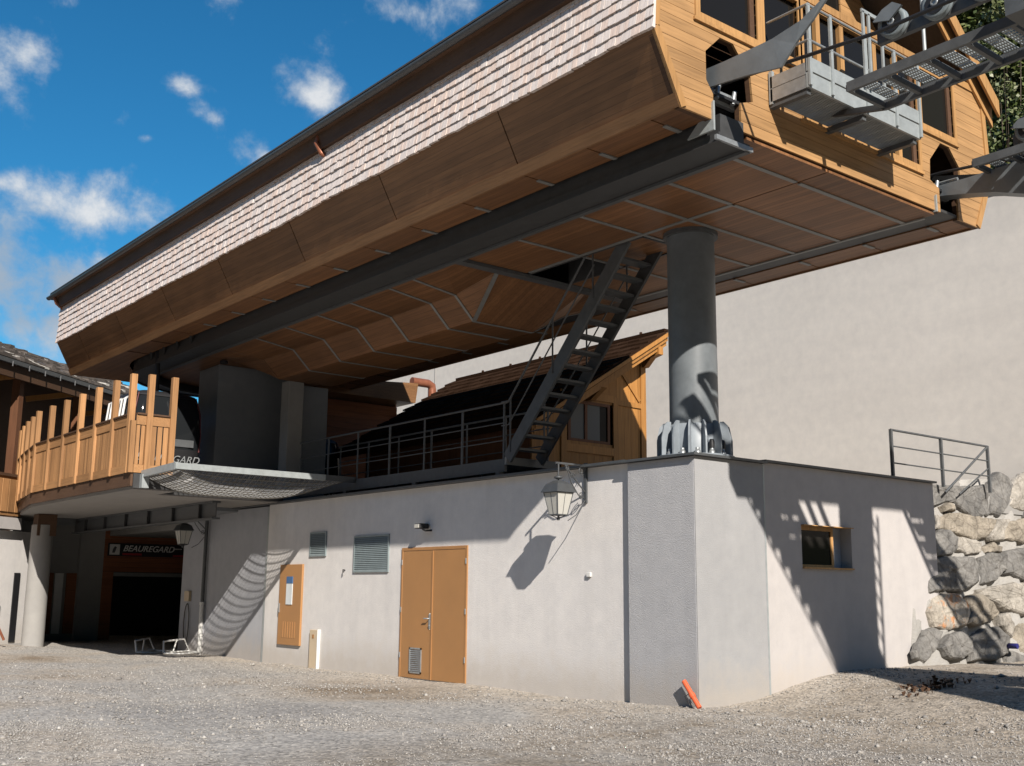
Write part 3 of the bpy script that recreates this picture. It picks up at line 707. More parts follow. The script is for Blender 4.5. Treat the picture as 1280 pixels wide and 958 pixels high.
def station():
    T = thing('cable_car_station', 'large timber-clad cable car station raised on a column with a shingled side', 'building', (SC_X, 11.3, 7.2))
    ey, ez, pitch = 8.6, 9.4, .9     # left eave
    ridge = ez+pitch*(SC_X-ey)
    outer = [(FX0, 7.26), (FX1, 7.26), (WX1, 8.15), (WX1-.08, 9.4), (WX1-.14, 9.55), (WX0+.14, 9.55), (WX0+.08, 9.4), (WX0, 8.15)]
    mouthL = [(9.8, 7.2), (9.8, 7.6), (9.68, 7.75), (9.68, 8.13), (9.96, 8.4), (10.2, 8.4), (10.53, 8.05), (10.56, 7.72), (10.32, 7.64), (10.32, 7.2)]
    mouthR = [(2*SC_X-x, z) for x, z in mouthL]
    W1 = [(9.58, 8.6), (10.68, 8.6), (10.68, 9.47), (9.58, 9.47)]
    W2 = [(10.83, 8.6), (11.55, 8.6), (11.55, 9.47), (10.83, 9.47)]
    D = [(11.66, 7.87), (14.40, 7.87), (14.40, 9.47), (11.66, 9.47)]
    W3 = [(14.54, 8.58), (15.46, 8.58), (15.46, 9.47), (14.54, 9.47)]
    holes = [mouthL, mouthR, W1, W2, D, W3]
    pw = .142; rows = []
    z = 7.26
    while z < 9.54: rows.append((z+.003, min(z+pw-.003, 9.547))); z += pw
    plank_wall(T, outer, holes, rows, YF, YF+.03, M_FAC)
    # boarding behind the planks (closes the joints)
    rows2 = [(7.26, 9.55)]
    mb = MB(); cuts = sorted(set([7.262]+[z for p in [outer]+holes for _, z in p if 7.26 < z < 9.55]+[9.549]))
    for a, b in zip(cuts[:-1], cuts[1:]):
        if b-a < .003: continue
        lo, hi = spans(outer, holes, a+.0005), spans(outer, holes, b-.0005)
        if len(lo) != len(hi): lo = hi = spans(outer, holes, (a+b)/2)
        for l, h in zip(lo, hi): mb.hexa([(l[0], YF+.032, a), (l[1], YF+.032, a), (l[1], YF+.10, a), (l[0], YF+.10, a), (h[0], YF+.032, b), (h[1], YF+.032, b), (h[1], YF+.10, b), (h[0], YF+.10, b)])
    mb.obj('sheathing', M_DARKW, T)
    # outline trim boards
    def trim(a, b, w=.11, d=.03, yy=None, m=M_FACT):
        y = (yy if yy is not None else YF-.008)
        MB().bar((a[0], y, a[1]), (b[0], y, b[1]), d, w, up=(b[1]-a[1], 0, -(b[0]-a[0])) if abs(b[1]-a[1]) > abs(b[0]-a[0]) else (0, 0, 1)).obj('trim_board', m, T)
    trim((FX0+.05, 7.27), (WX0+.055, 8.15)); trim((WX0+.055, 8.16), (WX0+.12, 9.4)); trim((FX1-.05, 7.27), (WX1-.055, 8.15)); trim((WX1-.055, 8.16), (WX1-.12, 9.4))
    # window and door frames
    def window(x0, x1, z0, z1, mull=(), name='window', glass=M_GLASS, jamb=True):
        f = MB(); w = .085; y0, y1 = YF-.022, YF+.045
        f.box(x0-w, x0, y0, y1, z0-w, z1+.06).box(x1, x1+w*.75, y0, y1, z0-w, z1+.06).box(x0, x1, y0, y1, z0-w, z0).box(x0, x1, y0, y1, z1-.01, z1+.06)
        o = f.obj(name, M_FACT, T); kid(o)
        xs = [x0]+list(mull)+[x1]
        for xm in mull: B(xm-.045, xm+.045, YF-.012, YF+.05, z0, z1-.012).obj('mullion', M_FACT, o)
        for a, b in zip(xs[:-1], xs[1:]): B(a+.005, b-.005, YF+.055, YF+.07, z0, z1-.012).obj('pane', glass, o)
        if jamb: B(x1-.10, x1-.012, YF+.02, YF+.05, z0+.005, z1-.015).obj('inner_sash', M_DARKW, o)
        B(x0-w-.03, x1+w, YF-.035, YF+.0, z0-w-.045, z0-w-.004).obj('sill', M_FACT, o)
        return o
    window(9.58, 10.68, 8.6, 9.47); window(10.83, 11.55, 8.6, 9.47, jamb=False)
    window(11.66, 14.40, 7.87, 9.47, (12.0, 12.55, 13.35, 13.9), 'glazed_door'); window(14.54, 15.46, 8.58, 9.47)
    # recessed gable above
    B(WX0+.2, WX1-.2, YF-.02, YF+.06, 9.55, 9.66).obj('gable_beam', M_FACT, T)
    gy = YF+1.0
    def zr(x): return ridge-pitch*abs(x-SC_X)-.12
    rows = [(9.6+i*.2+.004, 9.6+(i+1)*.2-.004) for i in range(16)]
    go = [(9.2, 9.6), (16.04, 9.6), (16.04, zr(16.04)), (SC_X, zr(SC_X)), (9.2, zr(9.2))]
    gl = [(9.9, 9.75), (14.1, 9.75), (14.1, 11.2), (12.62, 12.2), (9.9, 11.0)]
    plank_wall(T, go, [gl], rows, gy, gy+.03, M_FAC, 'gable_plank')
    gw = MB().prism([(9.9, 9.75), (14.1, 9.75), (14.1, 11.2), (12.62, 12.2), (9.9, 11.0)], 'Y', gy+.04, gy+.06).obj('gable_window', M_GLASS, T); kid(gw)
    for x in (10.6, 11.3, 12.0, 12.7, 13.4): B(x-.04, x+.04, gy-.02, gy+.035, 9.75, zr(x)-.8).obj('mullion', M_DARKZ, gw)
    B(9.1, 16.1, YF+.1, gy, 9.56, 9.6).obj('loggia_floor', M_DARKW, T)
    # inner dark shell
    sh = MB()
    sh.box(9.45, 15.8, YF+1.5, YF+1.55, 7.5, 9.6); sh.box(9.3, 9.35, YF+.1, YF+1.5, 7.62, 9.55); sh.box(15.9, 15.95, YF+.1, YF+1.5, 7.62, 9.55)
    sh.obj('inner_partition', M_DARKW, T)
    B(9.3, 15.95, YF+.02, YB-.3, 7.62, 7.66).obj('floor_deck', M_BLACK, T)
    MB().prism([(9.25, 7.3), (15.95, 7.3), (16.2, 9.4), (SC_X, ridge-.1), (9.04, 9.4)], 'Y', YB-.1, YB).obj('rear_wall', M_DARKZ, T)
    # roof : two thick slopes
    y0, y1 = YF-.15, YB+.45
    for sgn, nm in ((-1, 'roof_slope'), (1, 'roof_slope')):
        xe = SC_X+sgn*(SC_X-ey)
        MB().hexa([(xe, y0, ez), (SC_X, y0, ridge), (SC_X, y1, ridge), (xe, y1, ez), (xe, y0, ez+.16), (SC_X, y0, ridge+.16), (SC_X, y1, ridge+.16), (xe, y1, ez+.16)]).obj(nm, M_SHID, T)
        xe2 = SC_X+sgn*(SC_X-ey-.02)
        for k, (dz, yy) in enumerate(((-.16, y0-.03), (-.30, y0+.10))):
            MB().hexa([(xe2, yy, ez+dz-.02), (SC_X, yy, ridge+dz-.02), (SC_X, yy+.04, ridge+dz-.02), (xe2, yy+.04, ez+dz-.02), (xe2, yy, ez+.1), (SC_X, yy, ridge+.1), (SC_X, yy+.04, ridge+.1), (xe2, yy+.04, ez+.1)]).obj('barge_board', M_FACT, T)
        # eave gutter
        xg = xe+sgn*.03
        pr = [(xg+.07*math.cos(a), ez+.02+.07*math.sin(a)) for a in np.linspace(math.pi, 2*math.pi, 9)]
        MB().prism(pr, 'Y', y0+.3, y1).obj('gutter', M_COP, T)
        B(min(xe, xe-sgn*.35), max(xe, xe-sgn*.35), y0+.3, y1-.1, ez-.05, ez-.015).obj('eave_soffit', M_DARKW, T)
    # upper roof fascia on the left eave
    MB().box(ey-.0, ey+.03, y0+.1, y1, ez+.03, ez+.13).obj('eave_board', M_COP, T)
    # rain-water spout through the shingles
    MB().tube([(8.7, 16.2, 9.33), (8.66, 16.2, 9.2), (8.74, 16.15, 9.02), (8.86, 16.1, 8.95)], .045, 8).obj('downspout', M_COPP, T)
    MB().tube([(8.6, 30.55, 9.38), (8.66, 30.5, 9.2), (8.82, 30.4, 9.05)], .05, 8).obj('downspout', M_COPP, T)
    # side walls behind shingles
    MB().hexa([(WX0+.03, YF+.03, 8.16), (WX0+.12, YF+.03, 8.16), (WX0+.12, YB, 8.16), (WX0+.03, YB, 8.16), (WX0+.11, YF+.03, 9.42), (WX0+.22, YF+.03, 9.42), (WX0+.22, YB, 9.42), (WX0+.11, YB, 9.42)]).obj('side_wall', M_DARKW, T)
    MB().hexa([(WX1-.12, YF+.03, 8.16), (WX1-.03, YF+.03, 8.16), (WX1-.03, YB, 8.16), (WX1-.12, YB, 8.16), (WX1-.22, YF+.03, 9.42), (WX1-.11, YF+.03, 9.42), (WX1-.11, YB, 9.42), (WX1-.22, YB, 9.42)]).obj('side_wall', M_DARKW, T)
    # inclined side panels with joints
    ys = [YF+.02, 11.25, 14.3, 17.3, 20.3, 23.2, 26.1, 28.8, YB]
    for sgn, fx, wx in ((-1, FX0, WX0), (1, FX1, WX1)):
        for a, b in zip(ys[:-1], ys[1:]):
            i = sgn*-1*.05
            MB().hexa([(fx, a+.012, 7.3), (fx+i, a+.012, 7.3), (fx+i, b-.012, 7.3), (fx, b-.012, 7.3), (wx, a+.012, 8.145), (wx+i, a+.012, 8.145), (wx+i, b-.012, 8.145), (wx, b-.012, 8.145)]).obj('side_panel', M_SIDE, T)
        for y in ys[1:-1]:
            i = sgn*-1*.02
            MB().hexa([(fx+i, y-.02, 7.31), (fx+2*i, y-.02, 7.31), (fx+2*i, y+.02, 7.31), (fx+i, y+.02, 7.31), (wx+i, y-.02, 8.13), (wx+2*i, y-.02, 8.13), (wx+2*i, y+.02, 8.13), (wx+i, y+.02, 8.13)]).obj('joint_strip', M_DARKW, T)
        # edge board along the fold
        i = sgn*.012
        MB().hexa([(fx+i, YF, 7.262), (fx-sgn*.02, YF, 7.262), (fx-sgn*.02, YB, 7.262), (fx+i, YB, 7.262), (fx+i+sgn*.075, YF, 7.41), (fx+sgn*.03, YF, 7.41), (fx+sgn*.03, YB, 7.41), (fx+i+sgn*.075, YB, 7.41)]).obj('edge_board', M_EDGE, T)
    # outer soffit strips (between fold and track beam)
    by = [YF+.03, 8.83, 9.98, 11.25, 12.7, 14.1, 15.5, 16.9, 18.3, 19.7, 21.1, 22.5]
    for sgn in (-1, 1):
        xo = SC_X+sgn*3.40; xi = SC_X+sgn*2.84
        for a, b in zip(by, by[1:]+[23.6]):
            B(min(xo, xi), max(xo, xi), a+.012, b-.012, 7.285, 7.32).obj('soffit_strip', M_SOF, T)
        for y in by[1:]:
            xm = SC_X+sgn*3.12
            B(min(xm, xi), max(xm, xi), y-.035, y+.035, 7.268, 7.284).obj('batten', M_SEAM, T)
        # rear part : wide soffit with a curved cut
        arc = [(SC_X+sgn*(2.84*math.cos(t)), 27.2+2.84*math.sin(t)) for t in np.linspace(0, math.pi/2, 10)]
        pol = [(xo, 23.62), (xi, 23.62)]+arc+[(SC_X, YB), (xo, YB)]
        if sgn > 0: pol = pol
        MB().prism(pol, 'Z', 7.285, 7.32).obj('rear_soffit', M_SOF, T)
        for y in (24.9, 26.4): B(min(xo, xi), max(xo, xi), y-.02, y+.02, 7.272, 7.283).obj('soffit_joint', M_DARKW, T)
    # track beam : straight, half circle, straight
    path = [(SC_X-2.5, y) for y in np.linspace(YF-.03, 27.2, 12)]+[(SC_X-2.5*math.cos(t), 27.2+2.5*math.sin(t)) for t in np.linspace(.12, math.pi-.12, 22)]
    B(SC_X+2.2, SC_X+2.82, YF+.03, 27.2, 7.30, 7.34).obj('slot_lining', M_STEEL, T)
    def sweep(prof):
        vs = []; n = len(prof)
        for i, p in enumerate(path):
            a = path[max(i-1, 0)]; b = path[min(i+1, len(path)-1)]; tx, ty = b[0]-a[0], b[1]-a[1]; l = math.hypot(tx, ty); nx, ny = -ty/l, tx/l
            vs += [(p[0]+nx*o, p[1]+ny*o, h) for o, h in prof]
        k = len(path); fs = [(i*n+j, (i+1)*n+j, (i+1)*n+(j+1) % n, i*n+(j+1) % n) for i in range(k-1) for j in range(n)]+[tuple(range(n)), tuple(range((k-1)*n, k*n))[::-1]]
        return MB().add(vs, fs)
    tb = sweep([(.27, 7.03), (-.31, 7.03), (-.31, 7.10), (-.2, 7.10), (-.2, 7.36), (.24, 7.36), (.24, 7.12), (.27, 7.12)]).obj('track_beam', M_BEAM, T); kid(tb)
    sweep([(.29, 7.035), (.22, 7.035), (.22, 7.0), (.29, 7.0)]).obj('beam_flange', M_STEEL, tb)
    sweep([(-.23, 7.025), (-.31, 7.025), (-.31, 6.985), (-.23, 6.985)]).obj('beam_flange', M_STEELM, tb)
    for sgn in (-1, 1):   # end brackets at the mouths
        x = SC_X+sgn*2.5
        MB().prism([(YF-.03, 7.12 if sgn < 0 else 7.24), (YF-.03, 7.5), (YF+.4, 7.12 if sgn < 0 else 7.24)], 'X', x-.36, x-.33).obj('end_bracket', M_GALVP, tb)
        if sgn < 0: B(x-.34, x+.34, YF-.06, YF-.02, 7.0, 7.06).obj('end_plate', M_GALV, tb)
        B(x-.30, x+.24, YF+.1, YF+.16, 7.57, 7.75).obj('cross_bar', M_GALV, tb)
        for dx in (-.2, .1): MB().tube([(x+dx, YF+.05, 7.6), (x+dx+.05, YF+.05, 7.78)], .03, 8).obj('roller', M_GALV, tb)
    br = MB()
    for y in (23.8, 24.6, 25.4, 26.2):
        br.bar((9.75, y, 7.3), (10.05, y+.55, 7.05), .05, .05); br.bar((9.75, y, 7.3), (9.95, y-.3, 7.58), .05, .05)
    br.obj('track_bracing', M_STEEL, tb)
    # flat inner soffit, front part
    sy = [YF+.02, 8.83, 9.98, 10.85, 11.8, 13.28, 14.70]
    L0, Lm, L1 = 10.44, 12.15, 14.80
    for a, b in zip(sy[:-1], sy[1:]):
        for (xa, xb) in ((L0, Lm), (Lm, L1)):
            if a > 11.0 and xa == Lm and a < 14:
                if a < 11.9: B(xa+.012, xb-.012, a+.012, b-.012, ZS, ZS+.035).obj('soffit_panel', M_SOF, T)
                else: B(xa+1.05, xb-.012, a+.012, b-.012, ZS, ZS+.035).obj('soffit_panel', M_SOF, T)
                continue
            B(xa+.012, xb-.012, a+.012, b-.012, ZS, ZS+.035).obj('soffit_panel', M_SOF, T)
    for y in sy[1:-1]:
        B(L0, Lm-.04, y-.035, y+.035, ZS-.014, ZS-.002).obj('seam_strip', M_SEAM, T); B(Lm+.04, L1, y-.035, y+.035, ZS-.014, ZS-.002).obj('seam_strip', M_SEAM, T)
    B(Lm-.035, Lm+.035, 9.98, 14.6, ZS-.017, ZS-.003).obj('seam_strip', M_SEAM, T)
    B(L1-.03, L1+.03, YF+.2, 14.7, ZS-.02, ZS+.02).obj('seam_strip', M_SEAM, T)
    B(L0+.0, L1, 14.70, 14.90, ZS-.06, ZS+.0).obj('cross_beam', M_STEELM, T)
    # hatch frame
    hm = MB(); hm.box(12.19, 12.23, 11.86, 14.68, ZS-.02, ZS+.4).box(13.15, 13.19, 11.86, 14.68, ZS-.02, ZS+.4).box(12.23, 13.15, 11.84, 11.88, ZS-.02, ZS+.4)
    hm.obj('hatch_frame', M_STEEL, T)
    # lowered hull
    hy = [16.2, 17.0, 18.4, 19.7, 21.1, 22.5, 24.0]
    sec = [(L0, 7.2), (11.68, 7.03), (12.12, 6.6), (13.55, 6.6), (14.35, 7.05), (L1, 7.2)]
    def hexq(p, q, a, b, nm, m, th=.03, lift=0.0):
        return MB().hexa([(p[0], a, p[1]-lift), (q[0], a, q[1]-lift), (q[0], b, q[1]-lift), (p[0], b, p[1]-lift), (p[0], a, p[1]+th-lift), (q[0], a, q[1]+th-lift), (q[0], b, q[1]+th-lift), (p[0], b, p[1]+th-lift)]).obj(nm, m, T)
    for a, b in zip(hy[:-1], hy[1:]):
        for p, q in zip(sec[:-1], sec[1:]): hexq(p, q, a+.01, b-.01, 'hull_panel', M_SOF)
    for y in hy[:-1]:
        for p, q in zip(sec[:-1], sec[1:]): hexq(p, q, y-.033, y+.033, 'hull_seam', M_SEAM, .012, .016)
    # front of hull, from cross beam at y=14.9 down to y=16.2
    f0 = [(L0, 14.9, 7.2), (11.66, 14.9, 7.2), (13.75, 14.9, 7.2), (L1, 14.9, 7.2)]
    f1 = [(L0, 16.19, 7.2), (11.68, 16.19, 7.03), (12.12, 16.19, 6.6), (13.55, 16.19, 6.6), (14.35, 16.19, 7.05), (L1, 16.19, 7.2)]
    def face(pts, nm, m=M_SOF):
        n = len(pts); up = [(x, y, z+.03) for x, y, z in pts]
        return MB().add(list(pts)+up, [tuple(range(n)), tuple(range(n, 2*n))[::-1]]+[(i, i+n, (i+1) % n+n, (i+1) % n) for i in range(n)]).obj(nm, m, T)
    face([f0[0], f0[1], f1[1], f1[0]], 'hull_panel'); face([f0[1], f1[2], f1[1]], 'hull_panel'); face([f0[1], f0[2], f1[3], f1[2]], 'hull_panel')
    face([f0[2], f1[4], f1[3]], 'hull_panel'); face([f0[2], f0[3], f1[5], f1[4]], 'hull_panel')
    MB().bar((f0[1][0], f0[1][1], f0[1][2]-.012), (f1[2][0], f1[2][1], f1[2][2]-.012), .08, .014).obj('hull_seam', M_SEAM, T)
    # hull rear
    r1 = [(x, 24.0, z) for x, z in sec]; r2q = [(x, 25.6, 7.2) for x, z in sec]
    for i in range(5): face([r1[i], r1[i+1], r2q[i+1], r2q[i]], 'hull_panel')
    B(L0, L1, 25.6, 27.2, ZS, ZS+.03).obj('soffit_panel', M_SOF, T)
    MB().prism([(SC_X+2.18*math.cos(t), 27.22+2.18*math.sin(t)) for t in np.linspace(0, math.pi, 20)], 'Z', ZS, ZS+.03).obj('soffit_panel', M_SOF, T)
    MB().rev([(.10, 0), (.10, .06)], (11.3, 25.4, 7.1), 12).obj('soffit_lamp', M_BLACK, T)
    # recess lining above the track
    for sgn in (-1, 1):
        x = SC_X+sgn*2.5; B(x-.36, x+.34, YF+.2, 27, 7.58, 7.6).obj('track_lining', M_BLACK, T)
    # shingles on the left flank
    def shake(w, h=.30, th=.024, jag=.0):
        return [(.0, 0, 0), (-th-.004, 0, 0), (-th-.004, w, jag), (.0, w, jag), (0, 0, h), (-.006, 0, h), (-.006, w, h), (0, w, h)]
    fs = [(0, 3, 2, 1), (4, 5, 6, 7), (0, 1, 5, 4), (1, 2, 6, 5), (2, 3, 7, 6), (3, 0, 4, 7)]
    variants = []
    for w in (.06, .075, .09, .10, .12, .14):
        for j in (-.004, .002, .006):
            me = MB().add(shake(w-.006, .30, random.uniform(.042, .052), j), fs).mesh('shingle', M_SHIN); variants.append((w, me))
    items = []
    for r in range(7):
        z = 8.10+r*.155; x = WX0+.03+(z-8.16)/1.26*.08; y = YF-.03
        while y < YB:
            k = random.randrange(len(variants)); w = variants[k][0]
            items.append((y, z+random.uniform(-.006, .006)+.010*math.sin(y*1.7+r*2.1), x, k, r)); y += w
    items.sort(key=lambda i: i[0]+(100 if i[4] > 6 else 0))
    base = Vector(T['at'])
    for (y, z, x, k, r) in items[:298]:
        o = bpy.data.objects.new('shingle', variants[k][1]); COL.objects.link(o); o.parent = T; o.location = Vector((x, y, z))-base
        o.rotation_euler = (random.uniform(-.008, .008), 0.06, random.uniform(-.02, .012))
    MB().hexa([(8.71, YF, 9.09), (8.84, YF, 9.09), (8.84, YB, 9.09), (8.71, YB, 9.09), (8.66, YF, 9.43), (8.84, YF, 9.43), (8.84, YB, 9.43), (8.66, YB, 9.43)]).obj('eave_shade_board', M_DARKW, T)  # dark board stands in for the eave's shade on the upper shingles
    mb = MB()
    for (y, z, x, k, r) in items[298:]:
        vs = [v.co for v in variants[k][1].vertices]; ro = random.uniform(-.02, .012); jz = random.uniform(-.008, .008)
        mb.add([(x+v.x+v.y*math.sin(ro)*-1+.06*v.z, y+v.y, z+v.z+(jz if v.z < .2 else 0)) for v in vs], fs)
    o = mb.obj('shingles', M_SHIN, T); o['kind'] = 'stuff'
    return T
station()


# ------------------------------------------------------------------ maintenance balcony, guides, catwalks, pylon
def cable_gear():
    # balcony
    x0, x1, y0, y1, z = 10.87, 13.40, 7.67, 8.28, 7.80
    T = thing('maintenance_balcony', 'galvanised grating balcony bolted to the station front', 'balcony', (12.1, 8.27, 7.7))
    B(x0, x1, y0, y0+.04, z, z+.20).obj('fascia', M_GALVP, T); B(x0, x1, y0-.012, y0+.03, z+.215, z+.40).obj('toe_board', M_GALVP, T)
    B(x0, x0+.03, y0+.05, y1-.02, z, z+.17).obj('side_board', M_GALV, T); B(x0, x0+.03, y0+.05, y1-.02, z+.18, z+.34).obj('side_board', M_GALV, T)
    B(x1-.03, x1, y0+.05, y1-.02, z, z+.17).obj('side_board', M_GALV, T); B(x1-.03, x1, y0+.05, y1-.02, z+.18, z+.34).obj('side_board', M_GALV, T)
    for x in (x0+.06, 12.12, x1-.08): B(x-.04, x+.04, y0+.05, y1+.02, z-.07, z-.002).obj('support_beam', M_STEELM, T)
    for a, b in ((x0+.1, 12.08), (12.16, x1-.12)):
        g = MB(); n = 18
        for i in range(n):
            y = y0+.06+i*(y1-y0-.1)/(n-1); g.box(a, b, y-.005, y+.005, z+.0, z+.020)
        for i in range(7):
            x = a+i*(b-a)/6; g.box(x-.008, x+.008, y0+.05, y1-.03, z+.004, z+.026)
        g.obj('grating', M_GALVP, T)
    for x in (x0+.02, 11.35, 12.12, 12.8, x1-.02):
        B(x-.025, x+.025, y0-.03, y0+.0, z+.02, z+1.12).obj('post', M_GALVP, T)
    for zz in (z+.62, z+1.1): MB().tube([(x0, y0-.015, zz), (x1, y0-.015, zz)], .018, 8).obj('rail', M_GALV, T); MB().tube([(x0, y0-.015, zz), (x0, y1, zz)], .018, 8).obj('rail', M_GALV, T)
    MB().box(x0, x0+.05, y1-.05, y1, z-.03, z+.42).obj('wall_bracket', M_GALVP, T)
    gt = MB()
    for x in (12.05, 12.18): gt.box(x-.022, x+.022, y0-.06, y0-.035, z+.35, z+1.42)
    gt.box(12.02, 12.5, y0-.06, y0-.035, z+1.40, z+1.45); gt.box(12.46, 12.5, y0-.06, y0-.035, z+.45, z+1.40)
    gt.obj('gate_hoop', M_GALVP, T)
    # docking guides
    def guide(prof_top, prof_bot, xs, label, th=.05, flip=1):
        T = thing('docking_guide', label, 'guide rail', (xs[0], 8.3, 7.7), 'flared gondola guides'); k = len(prof_top); vs = []
        for i in range(k):
            x = xs[i]; (ya, za), (yb, zb) = prof_top[i], prof_bot[i]
            vs += [(x, ya, za), (x+flip*.02, yb, zb), (x+th, yb, zb), (x+th, ya, za)]
        fs = [(0, 1, 2, 3), tuple(4*(k-1)+j for j in (3, 2, 1, 0))]+[(4*i+j, 4*i+(j+1) % 4, 4*i+4+(j+1) % 4, 4*i+4+j) for i in range(k-1) for j in range(4)]
        MB().add(vs, fs).obj('blade', M_COLM, T)
        MB().tube([(xs[0]+.1, 8.5, 7.8), (xs[1]+.08, 8.1, 7.78)], .03, 8).obj('bracket', M_GALV, T)
        return T
    top = [(8.75, 7.98), (8.4, 7.96), (8.1, 7.95), (7.75, 7.95), (7.4, 7.96), (7.0, 8.03), (6.72, 8.17), (6.5, 8.36)]
    bot = [(8.75, 7.74), (8.4, 7.72), (8.1, 7.69), (7.75, 7.65), (7.3, 7.575), (7.1, 7.79), (6.86, 7.99), (6.6, 8.25)]
    guide(top, bot, [9.79, 9.79, 9.79, 9.79, 9.8, 9.81, 9.82, 9.84], 'flared dark grey guide blade curving up out of the left opening of the facade')
    top2 = [(8.8, 7.74), (8.33, 7.73), (7.9, 7.72), (7.5, 7.72), (7.0, 7.74), (6.4, 7.82)]
    bot2 = [(8.8, 7.60), (8.3, 7.56), (7.9, 7.48), (7.5, 7.38), (7.05, 7.22), (6.4, 7.05)]
    guide(top2, bot2, [15.03, 15.03, 15.02, 15.0, 14.97, 14.9], 'flared dark guide sweeping out of the right opening of the facade against the pale wall', .28)
    # catwalks with sheaves
    def lift(y): return 7.09 if y > 5.2 else 7.09+(5.2-y)*.085
    def catwalk(xa, xb, ystart, zoff, label, nsh, xs, yend=-3.2):
        T = thing('cable_catwalk', label, 'catwalk', (xa, ystart, 7.1+zoff), 'catwalks beside the cable sheaves')
        ys = list(np.arange(ystart, yend, -.5))
        def Z(y): return lift(y)+zoff
        for x in (xa, xb):
            for a, b in zip(ys[:-1], ys[1:]): pass
            vs = MB()
            for a, b in ((ystart, 5.0), (5.0, yend)):
                vs.bar((x, a, Z(a)), (x, b, Z(b)), .05, .12)
            vs.obj('side_beam', M_STEELM, T)
        for i, y in enumerate(ys):
            MB().bar((xa, y, Z(y)), (xb, y, Z(y)), .05, .08).obj('cross_member', M_STEELM, T)
            if i < len(ys)-1:
                g = MB()
                for h in range(2):
                    ya = y-.06-h*.2
                    zz = Z(ya)+.05+h*.02
                    for q in range(6): g.box(xa+.05, xb-.05, ya-.02-q*.029-.005, ya-.02-q*.029+.005, zz, zz+.019)
                    for j in range(10):
                        xx = xa+.07+j*(xb-xa-.14)/9; g.box(xx-.014, xx+.014, ya-.172, ya-.01, zz+.002, zz+.01)
                g.obj('grating_step', M_GALVP, T)
        for i, y in enumerate(ys):
            if i % 3 == 2: MB().tube([(xa+.02, y, Z(y)), (xa+.02, y, Z(y)+1.0)], .022, 8).obj('post', M_GALVP, T)
        for h in (.5, .98): MB().tube([(xa+.02, ystart-1, Z(ystart-1)+h), (xa+.02, 5, Z(5)+h), (xa+.02, yend, Z(yend)+h)], .018, 8).obj('rail', M_GALV, T)
        MB().bar((xb, ystart, Z(ystart)-.02), (xb+.5, ystart+1.75, Z(ystart)+.55), .07, .07).obj('brace', M_STEEL, T)
        return T
    catwalk(10.83, 11.6, 7.1, .47, 'long grating catwalk rising from the left opening with two grey sheave wheels', 6, 10.35)
    catwalk(14.55, 15.2, 7.55, .62, 'grating catwalk at the right edge of the picture in front of the trees', 6, 15.1)
    # sheave trains
    def sheaves(x, ystart, zs, label):
        T = thing('sheave_train', label, 'sheave assembly', (x, ystart, 7.8), 'sheave trains over the cable')
        y = ystart
        for i in range(12):
            zc = zs+.36+(max(0, 5-y))*.16
            r = .17
            w = MB().rev([(r-.045, -.035), (r, -.04), (r, -.02), (r-.03, 0), (r, .02), (r, .04), (r-.045, .035)], (x, y, zc), 24, 'X').obj('sheave_wheel', M_RUB, T); kid(w)
            MB().rev([(.118, -.045), (.122, 0), (.118, .045)], (x, y, zc), 20, 'X').obj('web', M_BLACK, w)
            MB().rev([(.045, -.06), (.03, -.075), (.03, .07)], (x, y, zc), 10, 'X').obj('axle', M_GALV, w)
            y -= .52
        z0 = zs+.30
        MB().bar((x+.10, ystart+.25, z0), (x+.10, 5, z0), .07, .16).bar((x+.10, 5, z0), (x+.10, -1.2, z0+6.2*.16), .07, .16).obj('sheave_beam', M_STEELM, T)
        MB().prism([(ystart+.20, zs+.42), (ystart+.0, zs+.36), (ystart-.16, zs+.48), (ystart-.05, zs+.56), (ystart+.08, zs+.52)], 'X', x-.09, x-.06).obj('deflector', M_COLM, T)
        B(x-.02, x+.35, 4.5, 4.9, zs-.1, zs+.5).obj('hanger_plate', M_STEELM, T)
        return T
    sheaves(10.32, 6.15, 7.46, 'row of grey rubber-lined wheels above the left catwalk'); sheaves(14.9, 6.9, 7.75, 'row of wheels above the right catwalk at the picture edge')
    for x, zc, lab in ((10.2, 7.75, 'steel haul rope entering the left opening of the facade'), (15.0, 7.75, 'steel haul rope entering the right opening of the facade')):
        tag(MB().tube([(x, 9.4, 7.93), (x, 8.3, 7.91), (x, 6.3, 7.72), (x, 5, 7.72), (x, -6, 9.5), (x, -40, 19)], .024, 8).obj('haul_rope', M_BLACK), lab, 'rope', 'haul ropes of the cable car')
    # pylon out in front
    T = thing('cable_pylon', 'round steel pylon with crossarm whose shadow falls on the white side wall', 'pylon', (12.6, 2.8, 0))
    MB().rev([(.46, -.8), (.42, 9.2)], (12.6, 2.8, float(gh(12.6, 2.8))), 32).obj('shaft', M_COLM, T)
    MB().bar((9.9, 2.8, 8.98), (15.3, 2.8, 8.98), .4, .5).obj('crossarm', M_COLM, T)
    for x in (10.35, 14.9): B(x-.2, x+.2, 2.65, 2.95, 8.1, 8.73).obj('saddle', M_STEELM, T)
    pf = MB(); pf.box(10.9, 12.25, -3.0, 3.3, 7.62, 7.68)  # unseen plate added to fill the dark part of the side wall shadow
    pf.obj('shadow_plate', M_GALVP, T)
    for x in (11.0, 11.28, 11.55, 11.9, 12.2): B(x-.06, x+.06, 3.3, 4.6, 7.62, 7.66).obj('shadow_slat', M_GALVP, T)  # unseen slats added to leave light streaks in that shadow
    ld = MB()
    for dx in (-.2, .2): ld.bar((13.15, 2.8+dx, .6), (13.15, 2.8+dx, 8.6), .04, .05)
    for i in range(26): ld.bar((13.15, 2.6, .8+i*.3), (13.15, 3.0, .8+i*.3), .03, .03)
    ld.obj('ladder', M_GALV, T)
cable_gear()


